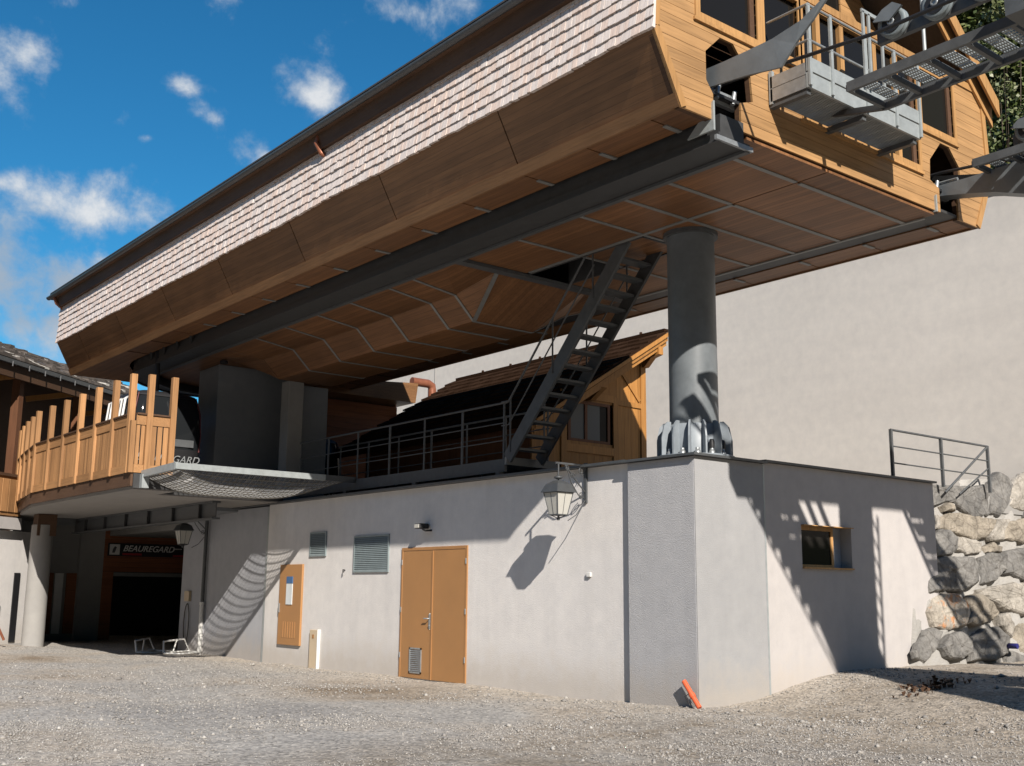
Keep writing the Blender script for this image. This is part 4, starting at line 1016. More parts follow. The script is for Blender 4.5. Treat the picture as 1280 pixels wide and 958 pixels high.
# ------------------------------------------------------------------ gangway, stairs
def gangway():
    T = thing('gangway', 'raised steel gangway with grey railings along the top of the wall', 'walkway', (12.35, 15.6, 3.6))
    x0, x1, y0, y1, z = 12.34, 13.45, 15.5, 23.3, 3.93
    B(x0, x0+.06, y0, y1, z-.2, z+.03).obj('edge_beam', M_STEELM, T); B(x1-.06, x1, y0, y1, z-.2, z+.03).obj('edge_beam', M_STEELM, T)
    B(x0+.06, x1-.06, y0, y1, z-.05, z).obj('deck', M_STEELM, T)
    B(x0, x1+.1, y0-.06, y0-.003, z-.08, z+.06).obj('end_plate', M_CONC, T)
    for y in (15.7, 18.4, 21.1): B(x0, x0+.10, y-.06, y+.06, 3.62, z-.2).obj('leg', M_STEELM, T)
    for y in (16.9, 19.8): B(x0+.5, x0+.54, y, y+.04, 3.62, z-.05).obj('leg', M_STEELM, T)
    for k, x in enumerate((x0+.03, x1-.03)):
        for i in range(7):
            y = 15.56+i*1.27
            w = .05 if i % 2 else .035
            B(x-.012, x+.012, y-w/2, y+w/2, z-.15 if k == 0 else z, 4.98).obj('post', M_STEELM, T)
        for h in (4.30, 4.62): MB().tube([(x, 15.5, h), (x, 23.25, h)], .012, 6).obj('rail', M_STEELM, T)
        MB().tube([(x, 15.45, 4.99), (x, 23.25, 4.99)], .022, 8).obj('handrail', M_STEELM, T)
    T = thing('steel_stairs', 'steep grey steel stairs climbing into a hatch under the station', 'stairs', (12.6, 15.4, 3.95))
    a, b = (15.35, 3.95), (12.25, 7.35); dy, dz = b[0]-a[0], b[1]-a[1]
    for x in (12.30, 13.04): MB().bar((x, a[0], a[1]), (x, b[0], b[1]), .05, .24, up=(0, 1, .9)).obj('stringer', M_STEEL if x > 13 else M_STEELM, T)
    n = 15
    for i in range(n):
        t = (i+.7)/(n+.2); y, zz = a[0]+dy*t, a[1]+dz*t
        B(12.33, 13.01, y-.11, y+.11, zz-.02, zz+.02).obj('tread', M_STEELM, T)
    for x in (12.27, 13.07):
        for off, r in ((.98, .020), (.55, .013)):
            pts = [(x, 15.5, 4.98 if off > .9 else 4.55), (x, a[0]-.05, a[1]+off+.05), (x, a[0]+dy*.74, a[1]+dz*.74+off)]
            if off > .9: pts += [(x, a[0]+dy*.86, a[1]+dz*.74+off+.02)]
            MB().tube(pts, r, 8).obj('handrail' if off > .9 else 'rail', M_STEELM, T)
        for t in (.03, .4, .73): MB().tube([(x, a[0]+dy*t, a[1]+dz*t), (x, a[0]+dy*t, a[1]+dz*t+.98)], .016, 6).obj('baluster', M_STEELM, T)
    # pier and column below the hull
    tag(B(11.45, 13.6, 26.0, 27.2, 3.5, 7.2).obj('concrete_pier', M_CONCD, bevel=.02), 'wide dark grey concrete pier under the rear of the station', 'pier')
    tag(B(12.40, 12.80, 24.0, 24.4, 3.5, 6.62).obj('concrete_post', M_CONC, bevel=.012), 'slim pale concrete post under the lowered ceiling', 'post')
    tag(B(13.0, 13.7, 24.4, 25.0, 3.5, 6.62).obj('concrete_post', M_CONCD, bevel=.012), 'dark concrete post right of the slim pale post', 'post')
gangway()


# ------------------------------------------------------------------ raised terrace with balustrade, net
def raised_terrace():
    pol = [(8.2, 22.5), (9.1, 22.5), (9.1, 23.55), (12.16, 23.55), (12.16, 29.15), (16, 29.2), (16, 36.5), (9.7, 36.5), (9.4, 35.3), (9.0, 33.6), (8.55, 31.3), (8.2, 29.4)]
    T = thing('raised_terrace', 'raised terrace slab with pale underside over the dark passage', 'terrace', (10, 29, 3.6))
    MB().prism(pol, 'Z', 3.60, 3.90).obj('slab', M_SLABW, T)
    pf = [(8.14, 22.44), (8.14, 29.4), (8.5, 31.3), (8.95, 33.6), (9.35, 35.3)]
    for a, b in zip(pf[:-1], pf[1:]): MB().bar((*a, 3.79), (*b, 3.79), .05, .26).obj('fascia', M_DARKW, T)
    B(8.17, 9.08, 22.42, 22.48, 3.62, 3.92).obj('fascia', M_STEEL, T); B(9.12, 12.1, 23.47, 23.53, 3.62, 3.92).obj('fascia', M_STEEL, T); B(9.06, 9.095, 22.5, 23.5, 3.62, 3.92).obj('fascia', M_STEEL, T)
    MB().box(8.3, 8.45, 22.28, 22.42, 3.62, 3.9).obj('steel_shoe', M_GALVP, T)
    bm = MB(); x = 10.75
    bm.box(x-.10, x+.10, 24.1, 34, 3.555, 3.598).box(x-.012, x+.012, 24.1, 34, 3.22, 3.555).box(x-.10, x+.10, 24.1, 34, 3.18, 3.22)
    bo = bm.obj('steel_beam', M_STEELM, T); kid(bo)
    for y in np.arange(24.9, 34, 1.6): B(x-.09, x+.09, y-.02, y+.02, 3.22, 3.555).obj('stiffener', M_STEEL, bo)
    B(9.6, 10.6, 33.5, 33.7, 3.4, 3.6).obj('cross_beam', M_STEELM, T)
    # balustrade
    T = thing('balustrade', 'orange larch balustrade with tall square posts along the raised terrace', 'balustrade', (8.1, 22.4, 3.9))
    def panel(p, q, slats, w=.115, open_=False, sign=False):
        p = Vector((*p, 0)); q = Vector((*q, 0)); L = (q-p).length; u = (q-p)/L; nrm = Vector((-u.y, u.x, 0))
        def at(s, z, o=0): return p+u*s+nrm*o+Vector((0, 0, z))
        MB().bar(at(.06, 5.03), at(L-.06, 5.03), .035, .20).obj('top_board', M_BALR, T)
        MB().bar(at(0.06, 5.155), at(L-.06, 5.155), .10, .035).obj('cap_rail', M_DARKW, T)
        MB().bar(at(.06, 4.02), at(L-.06, 4.02), .035, .17).obj('bottom_board', M_BALR, T)
        n = slats; gap = .028 if open_ else .006; sw = (L-.12)/n
        for i in range(n):
            s = .06+(i+.5)*sw
            MB().bar(at(s, 4.11, .012), at(s, 4.925, .012), sw-gap, .022, up=tuple(nrm)).obj('slat', M_BAL, T)
        if not open_: MB().bar(at(.06, 4.5, -.03 if nrm.x < 0 else .03), at(L-.06, 4.5, -.03 if nrm.x < 0 else .03), .02, .8).obj('back_board', M_DARKW, T)
        if sign: MB().bar(at(L*.35, 4.5, .035), at(L*.85, 4.5, .035), .012, .38).obj('sign_board', M_BALR, T)
    def post(p, zt=6.0, w=.12): B(p[0]-w/2, p[0]+w/2, p[1]-w/2, p[1]+w/2, 3.93, zt).obj('post', M_BAL, T)
    pts = [(8.1, 22.5+i*1.11) for i in range(7)]+[(8.28, 30.25), (8.42, 31.2), (8.6, 32.2), (8.8, 33.2), (9.0, 34.2), (9.25, 35.2)]
    post((8.1, 22.62))
    for i, p in enumerate(pts[1:]): post(p)
    allp = [(8.1, 22.62)]+pts[1:]
    for i, (a, b) in enumerate(zip(allp[:-1], allp[1:])): panel(b, a, 9 if i < 6 else 6, sign=(i in (1, 4)))
    post((8.42, 22.45)); post((8.92, 22.45))
    B(8.04, 8.14, 22.40, 22.5, 3.93, 5.0).obj('corner_board', M_BAL, T)
    panel((8.1, 22.45), (8.42, 22.45), 2, open_=True); panel((8.42, 22.45), (8.92, 22.45), 3, open_=True)
    # round concrete pillar
    T = thing('concrete_pillar', 'round concrete pillar holding up the far corner of the raised terrace', 'pillar', (9.3, 32.2, .0))
    MB().rev([(.29, -.2), (.28, 3.2)], (9.3, 32.2, .1), 28).obj('shaft', M_CONC, T)
    B(9.1, 9.6, 31.95, 32.4, 3.0, 3.59).obj('head_block', M_DARKW, T)
    # safety net
    T = thing('safety_net', 'sagging safety net in a galvanised frame below the station entrance', 'net', (10, 21.5, 3.9))
    x0, x1, y0, y1, z = 8.35, 12.2, 20.66, 23.48, 3.94
    MB().bar((x0-.03, y0, z), (11.6, y0, z), .07, .12).obj('front_bar', M_GALVP, T)
    MB().bar((11.6, y0, z), (12.33, y0, z), .07, .12).obj('front_bar', M_STEELM, T)
    MB().bar((x0, y0, z), (x0, 22.4, z-.03), .07, .14).obj('side_bar', M_GALVP, T)
    MB().bar((x0+.15, y0+.12, z+.04), (x0+.15, 22.35, z+.04), .06, .06).obj('side_bar', M_GALVP, T)
    def zz(a, b): return z-.03-.62*(4*b*(1-b))**.8*(1-abs(2*a-1)**3.0)*.62-.04*math.sin(9*a)*b*(1-b)
    def net(nx, ny, r, name, m):
        mb = MB()
        for i in range(nx+1):
            a = i/nx; mb.tube([(x0+(x1-x0)*a, y0+(y1-y0)*b, zz(a, b)) for b in np.linspace(0, 1, 15)], r, 3, cap=False)
        for j in range(ny+1):
            b = j/ny; mb.tube([(x0+(x1-x0)*a, y0+(y1-y0)*b, zz(a, b)) for a in np.linspace(0, 1, 25)], r, 3, cap=False)
        o = mb.obj(name, m, T); o['kind'] = 'stuff'; return o
    net(34, 18, .013, 'netting', M_NET); net(96, 60, .0022, 'fine_netting', M_NETF)
raised_terrace()


# ------------------------------------------------------------------ gondolas
def gondola(cx, cy, zb, label):
    T = thing('gondola', label, 'gondola', (cx, cy, zb), 'gondola cabins'); n = 32
    def ringp(hw, hd, z):
        r = []
        for j in range(n):
            a = 2*math.pi*j/n; c, s_ = math.cos(a), math.sin(a); e = .42
            r.append((cx+hw*math.copysign(abs(c)**e, c), cy+hd*math.copysign(abs(s_)**e, s_), zb+z))
        return r
    def loft(levels):
        vs = []
        for lv in levels: vs += ringp(*lv)
        k = len(levels)
        return MB().add(vs, [(i*n+j, i*n+(j+1) % n, (i+1)*n+(j+1) % n, (i+1)*n+j) for i in range(k-1) for j in range(n)], True).add(vs[:n], [tuple(range(n))[::-1]]).add(vs[-n:], [tuple(range(n))])
    loft([(.78, .84, 0), (.86, .92, .06), (.90, .98, .5), (.915, 1.0, .62)]).obj('lower_shell', M_BLACK, T)
    loft([(.905, .99, .62), (.93, 1.0, 1.0), (.90, .96, 1.5), (.80, .86, 1.85)]).obj('glazing', M_GGLASS, T)
    loft([(.82, .88, 1.85), (.78, .84, 1.93), (.6, .66, 2.0), (.3, .3, 2.03)]).obj('roof', M_BLACK, T)
    for sx in (-1, 1):
        for sy in (-1, 1):
            k = .87; MB().tube([(cx+sx*.915*k, cy+sy*1.0*k, zb+.6), (cx+sx*.935*k, cy+sy*1.005*k, zb+1.0), (cx+sx*.905*k, cy+sy*.97*k, zb+1.5), (cx+sx*.80*k, cy+sy*.87*k, zb+1.9)], .018, 6).obj('pillar', M_MAR, T)
    mb = MB(); mb.box(cx-.02, cx+.02, cy-1.02, cy-.93, zb+.62, zb+1.8); mb.obj('door_post', M_BLACK, T)
    MB().box(cx+.05, cx+.6, cy-1.012, cy-1.0, zb+.68, zb+.85).obj('window_sticker', M_STEELM, T)
    MB().tube([(cx, cy, zb+2.0), (cx, cy, zb+2.5), (cx, cy+.1, zb+3.2)], .06, 8).obj('hanger', M_BLACK, T)
    for k in range(3):
        y = cy-.75+k*.42; MB().tube([(cx-.95, y, zb+.6), (cx-1.12, y, zb+.6), (cx-1.0, y, zb+1.72), (cx-.90, y+.1, zb+1.78), (cx-1.0, y+.2, zb+1.72), (cx-1.12, y+.2, zb+.6)], .03, 6).obj('ski_rack', M_WPL, T)
    cu = bpy.data.curves.new('lettering', 'FONT'); cu.body = 'BEAUREGARD'; cu.size = .24; cu.shear = .3; cu.extrude = .004; cu.align_x = 'CENTER'
    o = textobj(cu); o.parent = T; o.location = (0, -1.006, .30); o.rotation_euler = (math.pi/2, 0, 0); o.data.materials.append(M_GALV)
    return T
gondola(9.88, 26.0, 4.2, 'black gondola cabin parked behind the larch balustrade and the net')
gondola(14.7, 27.6, 3.75, 'dark gondola cabin half hidden behind the pale concrete post')


# ------------------------------------------------------------------ passage end wall with sign
def passage():
    T = thing('lift_entrance', 'dark end wall of the passage with wood cladding over a wide opening', 'building', (13, 36, 0))
    y = 36.0
    z = 2.12
    i = 0
    while z < 3.55:
        B(12.35, 16.0, y, y+.04, z+.004, z+.146).obj('cladding_board', M_CLAD, T); z += .15
    B(12.35, 12.7, y, y+.05, .0, 2.115).obj('post', M_CLAD, T); B(15.3, 16, y, y+.05, 0, 2.115).obj('post', M_CLAD, T)
    B(12.7, 15.3, y-.03, y+.05, 1.98, 2.1).obj('lintel', M_SEAM, T)
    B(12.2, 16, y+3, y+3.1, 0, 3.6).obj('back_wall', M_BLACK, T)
    mb = MB(); mb.box(11.6, 12.35, y+.0, y+.2, -.2, 3.6).box(9.5, 10.2, y+.0, y+.2, -.2, 3.6).box(10.2, 11.6, y+.2, y+.3, -.2, 3.6)
    mb.obj('wall', M_CONC, T)
    for xa in (10.3, 11.3): B(xa, xa+.6, y+.13, y+.19, .2, 2.05).obj('door', M_CLAD, T)
    B(10.95, 11.2, y+.15, y+.19, .2, 2.05).obj('door', M_WPL, T)
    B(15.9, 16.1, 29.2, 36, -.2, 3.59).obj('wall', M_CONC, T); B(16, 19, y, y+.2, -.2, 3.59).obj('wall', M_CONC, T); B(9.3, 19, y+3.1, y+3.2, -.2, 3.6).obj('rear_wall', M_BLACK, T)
    T = thing('sign_board', 'black sign reading BEAUREGARD in slanted white letters over the opening', 'sign', (13.5, y-.06, 2.9))
    B(12.45, 15.0, y-.06, y-.02, 2.62, 3.03).obj('panel', M_BLACK, T); B(12.5, 12.82, y-.075, y-.061, 2.66, 2.99).obj('logo_square', M_SIGNT, T)
    MB().prism([(12.58, 2.72), (12.66, 2.72), (12.72, 2.9), (12.66, 2.93), (12.6, 2.84)], 'Y', y-.08, y-.076).obj('logo_mark', M_STEELM, T)
    def text(s, x, z, size, sh, m):
        cu = bpy.data.curves.new('lettering', 'FONT'); cu.body = s; cu.size = size; cu.shear = sh; cu.extrude = .004; cu.offset = .004
        o = textobj(cu); o.parent = T; o.location = Vector((x, y-.066, z))-Vector(T['at']); o.rotation_euler = (math.pi/2, 0, 0); o.data.materials.append(m)
    text('BEAUREGARD', 12.92, 2.78, .27, .35, M_SIGNT)
    B(12.92, 13.55, y-.068, y-.061, 2.655, 2.72).obj('red_strip', M_RED, T); B(14.6, 14.95, y-.068, y-.061, 2.64, 2.70).obj('red_strip', M_RED, T); B(14.6, 14.9, y-.068, y-.061, 2.88, 2.91).obj('text_bar', M_SIGNT, T)
passage()


# ------------------------------------------------------------------ chalet and control cabin
def chalet():
    T = thing('chalet', 'small pine chalet with a tiled single-slope roof and a curtained window', 'chalet', (17, 18.75, 3.56))
    y = 18.75; xr = 19.3; xl = 15.7
    zr = 7.9; xridge = 19.45; k = .62
    def zt(x): return zr-.18-k*(xridge-x)
    xs = np.arange(xl, xr-.01, .24)
    for x in xs:
        b = min(x+.236, xr)
        holes = (16.78, 18.11, 5.04, 6.0)
        segs = [(3.5, None)]
        if b > holes[0] and x < holes[1]: segs = [(3.5, holes[2]), (holes[3], None)]
        for (za, zb) in segs:
            MB().hexa([(x, y, za), (b, y, za), (b, y+.04, za), (x, y+.04, za), (x, y, zb or zt(x)), (b, y, zb or zt(b)), (b, y+.04, zb or zt(b)), (x, y+.04, zb or zt(x))]).obj('plank', M_CHA, T)
    B(xr-.04, xr, y+.04, y+7, 3.5, zt(xr)).obj('side_wall', M_CHA, T); B(xl, xl+.05, y+.04, y+7, 3.5, zt(xl)).obj('side_wall', M_DARKZ, T); B(xl, xr, y+6.9, y+7, 3.5, zt(xl)).obj('rear_wall', M_DARKZ, T)
    def fr(x0, x1, z0, z1): B(x0, x1, y-.035, y-.001, z0, z1).obj('frame_board', M_CHA, T)
    fr(xr-.16, xr+.01, 3.5, zt(xr)-.03); fr(18.2, 18.36, 3.5, 6.2); fr(16.55, 16.72, 3.5, 6.2); fr(16.72, 18.2, 6.05, 6.22); fr(16.72, 18.2, 4.78, 4.96); fr(18.36, xr-.16, 6.02, 6.14)
    MB().bar((18.35, y-.02, 7.0), (19.1, y-.02, 6.2), .03, .09).obj('brace', M_CHA, T)
    w = MB().box(16.78, 16.86, y-.01, y+.05, 5.04, 6.0).box(18.03, 18.11, y-.01, y+.05, 5.04, 6.0).box(16.86, 18.03, y-.01, y+.05, 5.04, 5.1).box(16.86, 18.03, y-.01, y+.05, 5.93, 6.0).box(17.30, 17.38, y-.01, y+.05, 5.1, 5.93).obj('window', M_DARKZ, T); kid(w)
    B(16.86, 17.30, y+.02, y+.03, 5.1, 5.93).obj('pane', M_CURT, w); B(17.38, 17.8, y+.02, y+.03, 5.1, 5.93).obj('pane', M_CURT, w); B(17.8, 18.03, y+.02, y+.03, 5.1, 5.93).obj('pane', M_GLASS, w)
    # roof
    y0, y1 = y-.62, y+8; xe = 15.3; ze = zr-k*(xridge-xe)
    MB().hexa([(xe, y0, ze-.16), (xridge, y0, zr-.16), (xridge, y1, zr-.16), (xe, y1, ze-.16), (xe, y0, ze), (xridge, y0, zr), (xridge, y1, zr), (xe, y1, ze)]).obj('roof', M_TILE, T)
    t = MB(); n = 14
    for i in range(n):
        a = i/n; b = (i+1)/n
        xa, xb = xe+(xridge-xe)*a, xe+(xridge-xe)*b
        yy = y0
        while yy < y1:
            w_ = random.uniform(.16, .24); th = random.uniform(.02, .035)
            za, zb = ze+(zr-ze)*a, ze+(zr-ze)*b
            t.hexa([(xa-.05, yy, za-.02), (xb, yy, zb), (xb, yy+w_-.01, zb), (xa-.05, yy+w_-.01, za-.02), (xa-.05, yy, za+th), (xb, yy, zb+.008), (xb, yy+w_-.01, zb+.008), (xa-.05, yy+w_-.01, za+th)]); yy += w_
    t = t.obj('roof_tiles', M_TILE, T); t['kind'] = 'stuff'
    B(xridge-.08, xridge+.06, y0, y1, zr-.02, zr+.06).obj('ridge_cap', M_TILE, T)
    for kk in range(3):
        dz = -.02-.11*kk; dy = .05*kk
        MB().hexa([(xe, y0-.04+dy, ze+dz-.10), (xridge+.05, y0-.04+dy, zr+dz-.10), (xridge+.05, y0+dy, zr+dz-.10), (xe, y0+dy, ze+dz-.10), (xe, y0-.04+dy, ze+dz), (xridge+.05, y0-.04+dy, zr+dz), (xridge+.05, y0+dy, zr+dz), (xe, y0+dy, ze+dz)]).obj('verge_board', M_CHA, T)
    MB().prism([(y-.6, 7.5), (y+.1, 7.5), (y+.1, 7.05), (y-.12, 7.05), (y-.35, 7.25), (y-.6, 7.3)], 'X', 19.18, 19.34).obj('roof_bracket', M_CHA, T)
    MB().prism([(y-.6, 6.25), (y+.1, 6.25), (y+.1, 6.0), (y-.2, 6.0)], 'X', 17.3, 17.45).obj('roof_bracket', M_CHA, T)
    for i in range(6): MB().rev([(.05, 0), (.03, .09)], (xridge, 19+i*1.3, zr+.04), 8).obj('ridge_knob', M_TILE, T)
    # control cabin behind the railing
    T = thing('control_cabin', 'dark wooden control cabin with pale soffit behind the gangway railing', 'cabin', (17, 28, 3.56))
    for i in range(22):
        z = 3.56+i*.16; B(15.6, 18.1, 28, 28.05, z+.003, z+.157).obj('board', M_CLAD, T)
    MB().add([(14.9, 27.3, 7.15), (18.3, 27.3, 7.15), (18.3, 33, 7.15), (14.9, 33, 7.15), (14.9, 27.3, 7.5), (18.35, 27.25, 7.75), (18.3, 33, 7.6), (14.9, 33, 7.5)], [(0, 3, 2, 1), (4, 5, 6, 7), (0, 1, 5, 4), (1, 2, 6, 5), (2, 3, 7, 6), (3, 0, 4, 7)]).obj('roof', M_SIDE, T)
    B(15.6, 18.1, 32.5, 32.6, 3.5, 7.15).obj('rear_wall', M_CLAD, T); B(18.05, 18.1, 28.05, 32.5, 3.5, 7.15).obj('side_wall', M_CLAD, T)
    tag(B(18.25, 19.1, 27.6, 28.3, 3.5, 6.9).obj('concrete_post', M_CONCD), 'grey concrete post left of the chalet roof end', 'post')
    tag(MB().tube([(18.35, 27.6, 7.86), (18.95, 27.6, 7.86), (19.08, 27.6, 7.80), (19.1, 27.6, 7.66), (19.1, 27.6, 6.9)], .13, 14).obj('flue_pipe', M_COPP), 'reddish brown elbow pipe above the chalet roof', 'pipe')
chalet()


# ------------------------------------------------------------------ big rendered wall, railing, rock wall
def right_side():
    T = thing('rendered_hall', 'big windowless beige rendered building wall behind the station', 'building', (24, 10, 3.5))
    B(24.0, 24.4, -6, 60, 3.0, 10.9).obj('wall', M_BIG, T); B(23.9, 24.5, -6, 60, 10.9, 11.0).obj('coping', M_COP, T)
    for y in (9.5, 22.0, 34.5): B(23.985, 24.0, y-.012, y+.012, 3.3, 10.9).obj('render_joint', M_CONC, T)
    T = thing('terrace_railing', 'thin blue-grey steel railing with slanted end braces above the rocks', 'railing', (18, 10.95, 3.6))
    yr = 10.95
    for x in (17.5, 19.15, 20.85): B(x-.025, x+.025, yr-.025, yr+.025, 3.6, 4.52).obj('post', M_STEELM, T)
    for z in (3.92, 4.22): MB().tube([(17.5, yr, z), (20.85, yr, z)], .014, 6).obj('rail', M_STEELM, T)
    MB().tube([(17.5, yr, 4.51), (20.85, yr, 4.51)], .022, 8).obj('handrail', M_STEELM, T)
    MB().tube([(20.85, yr, 4.5), (19.2, yr-.0, 3.5)], .022, 8).obj('brace', M_STEELM, T); MB().tube([(20.85, yr, 4.08), (19.7, yr, 3.5)], .016, 8).obj('brace', M_STEELM, T)
    # rock wall
    T = thing('rock_retaining_wall', 'retaining wall of big mortared boulders right of the white side wall', 'wall', (19, 10.4, .4))
    def on(s, h):  # s = metres right of the wall end, h = height above its foot
        return Vector((17.55+s+h*.17, 10.62+h*.20, .42+h))
    # mortar backing, lumpy
    nx, nz = 90, 30; vs = []
    for i in range(nx+1):
        for j in range(nz+1):
            s = -.22+i*.085; hm = 3.62+.45*min(1, max(0, (s-1.7)/.6)); h = -.6+j*hm/30; p = on(s, h); b = .07*math.sin(s*3.1+h*2.2)*math.sin(h*3.3-s*1.7)+.05*math.sin(s*9+h*7)+.03*math.sin(s*17-h*13)
            vs.append((p.x, p.y-.035+b*.8*min(1, i/4+.15)+(.4 if i == 0 else 0), p.z+(.04*math.sin(s*2.3) if j == nz else 0)))
    fs = [(i*(nz+1)+j, (i+1)*(nz+1)+j, (i+1)*(nz+1)+j+1, i*(nz+1)+j+1) for i in range(nx) for j in range(nz)]
    MB().add(vs, fs, True).obj('mortar', M_MORT, T)
    B(18.5, 24, 11.15, 12.5, .2, 3.55).obj('backfill', M_MORT, T)
    import bmesh
    from mathutils import noise as mn
    def C2(x, y):   # where the sight line through a photograph point meets the battered wall
        rr = pray(x, y); c = Vector((0, 0, 1.6)); n = Vector((0, 1, -.20)).normalized(); p0 = on(0, 0); t = n.dot(p0-c)/n.dot(rr); q = c+rr*t
        h = q.z-.42; return q.x-17.55-h*.17, h
    NRM = Vector((0, -1, .2)).normalized(); rg = random.Random(11)
    def stone(poly, m, D, seed):
        pts = [Vector((a, b, 0)) for a, b in poly]; out = []
        for a, b in zip(pts, pts[1:]+pts[:1]):
            k = max(2, int((b-a).length/.075))
            for q in range(k): out.append(a.lerp(b, q/k))
        c = sum(out, Vector())/len(out); n = len(out)
        out = [c+(p-c)*1.07 for p in out]
        R = [(0, -.15), (0, .02), (.015, .45), (.05, .75), (.12, .93), (.28, 1.0), (.5, 1.02), (.75, 1.0)]
        tilt = Vector((rg.uniform(-.25, .25), rg.uniform(-.25, .25), 0)); o = Vector((seed*3.7, seed*1.9, 0)); vs = []
        for (ins, dep) in R:
            for p in out:
                q = p.lerp(c, ins); w = mn.noise(q*2.3+o)*.35+mn.noise(q*6+o)*.16+mn.noise(q*15+o)*.07
                d = D*dep*(1+(w if dep > .3 else 0)+((q-c).dot(tilt) if dep > .3 else 0))
                e = (mn.noise(q*9+o*2)*.022, mn.noise(q*9-o*2)*.022)
                vs.append(on(q.x+e[0], q.y+e[1])+NRM*d)
        k = len(R); vs.append(on(c.x, c.y)+NRM*D*1.0)
        fs = [(a*n+b, a*n+(b+1) % n, (a+1)*n+(b+1) % n, (a+1)*n+b) for a in range(k-1) for b in range(n)]+[((k-1)*n+b, (k-1)*n+(b+1) % n, k*n) for b in range(n)]
        MB().add(vs, fs, False).obj('boulder', m, T)
    G, TN, PA, OR = M_R1, M_R2, M_R3, M_R4
    ST = [(G, [(140, 104), (185, 106), (330, 112), (398, 100), (402, 240), (330, 252), (290, 228), (240, 182), (180, 180), (132, 200), (130, 130)]), (G, [(410, 90), (445, 44), (490, 66), (508, 105), (482, 200), (450, 244), (412, 228), (404, 150)]), (PA, [(514, 100), (560, 52), (640, 36), (700, 60), (700, 200), (560, 218), (496, 196)]),
          (TN, [(178, 204), (205, 186), (240, 192), (246, 222), (185, 227)]), (TN, [(180, 262), (200, 231), (270, 232), (432, 260), (436, 285), (388, 342), (345, 352), (290, 332), (182, 300)]), (PA, [(126, 246), (175, 240), (176, 302), (128, 314)]),
          (G, [(136, 345), (175, 308), (225, 312), (254, 345), (250, 395), (215, 428), (160, 428), (126, 390)]), (PA, [(258, 338), (300, 343), (372, 366), (362, 412), (300, 418), (257, 397)]), (TN, [(374, 386), (420, 366), (468, 386), (462, 408), (383, 412)]), (TN, [(470, 320), (500, 272), (560, 258), (700, 262), (700, 362), (560, 368), (475, 348)]), (PA, [(440, 262), (492, 262), (466, 318), (468, 356), (410, 356), (396, 344)]),
          (G, [(116, 450), (200, 432), (330, 436), (352, 470), (352, 540), (280, 588), (200, 584), (128, 592), (110, 520)]), (G, [(356, 440), (400, 416), (466, 426), (472, 490), (420, 544), (362, 556)]), (G, [(478, 410), (540, 392), (700, 400), (700, 540), (560, 536), (482, 505)]), (PA, [(362, 582), (420, 570), (520, 550), (700, 560), (700, 700), (560, 690), (480, 668), (410, 628), (375, 608)]),
          (OR, [(130, 680), (145, 622), (190, 596), (250, 602), (300, 640), (308, 690), (292, 742), (215, 764), (160, 748)]), (TN, [(306, 612), (355, 600), (402, 640), (428, 690), (412, 718), (330, 748), (304, 738), (316, 684)]), (G, [(72, 862), (108, 770), (150, 756), (187, 775), (162, 840), (116, 908), (78, 888)]), (G, [(178, 850), (208, 788), (270, 774), (316, 800), (312, 872), (270, 900), (212, 896)]), (G, [(322, 800), (370, 758), (440, 752), (488, 800), (484, 872), (420, 906), (330, 900)]),
          (TN, [(520, 790), (545, 736), (640, 732), (700, 790), (700, 880), (560, 872), (524, 832)]), (PA, [(434, 702), (480, 688), (514, 738), (496, 800), (446, 746)]), (G, [(495, 860), (550, 880), (690, 890), (690, 940), (500, 930)])]
    for q, (mm, pl) in enumerate(ST):
        stone([C2(1120+a/3.6625, 580+b/3.6625) for a, b in pl], mm, rg.uniform(.12, .20), q+2)
    for q, (mm, pl) in enumerate(ST):     # the wall goes on beyond the picture
        stone([(lambda u: (u[0]+3.62, u[1]))(C2(1120+a/3.6625, 580+b/3.6625)) for a, b in pl], (G, TN, PA)[q % 3], rg.uniform(.15, .26), q+40)
    T2 = thing('blue_pipe', 'short dark blue drain pipe poking out at the foot of the rocks', 'pipe', (20.2, 10.3, .7))
    MB().rev([(.05, -.1), (.05, .07), (.04, .07), (.04, .0)], (20.25, 10.42, .72), 16, 'Y').obj('tube', M_BLUP, T2)
    # weeds
    mb = MB()
    for i in range(120):
        x = 14.9+random.gauss(0, .33); y = 8.9+random.gauss(0, .16); z = float(gh(x, y)); l = random.uniform(.04, .12); a = random.uniform(0, 6.28)
        dx, dy = math.cos(a)*l, math.sin(a)*l
        mb.add([(x, y, z-.01), (x+dy*.3, y-dx*.3, z+l*.5), (x+dx, y+dy, z+l*.7), (x-dy*.3, y+dx*.3, z+l*.5)], [(0, 1, 2, 3)])
    tag(mb.obj('weed_patch', M_DARKW), 'small dark patch of dry weeds growing in the gravel below the side window', 'plant', None, 'stuff')
right_side()


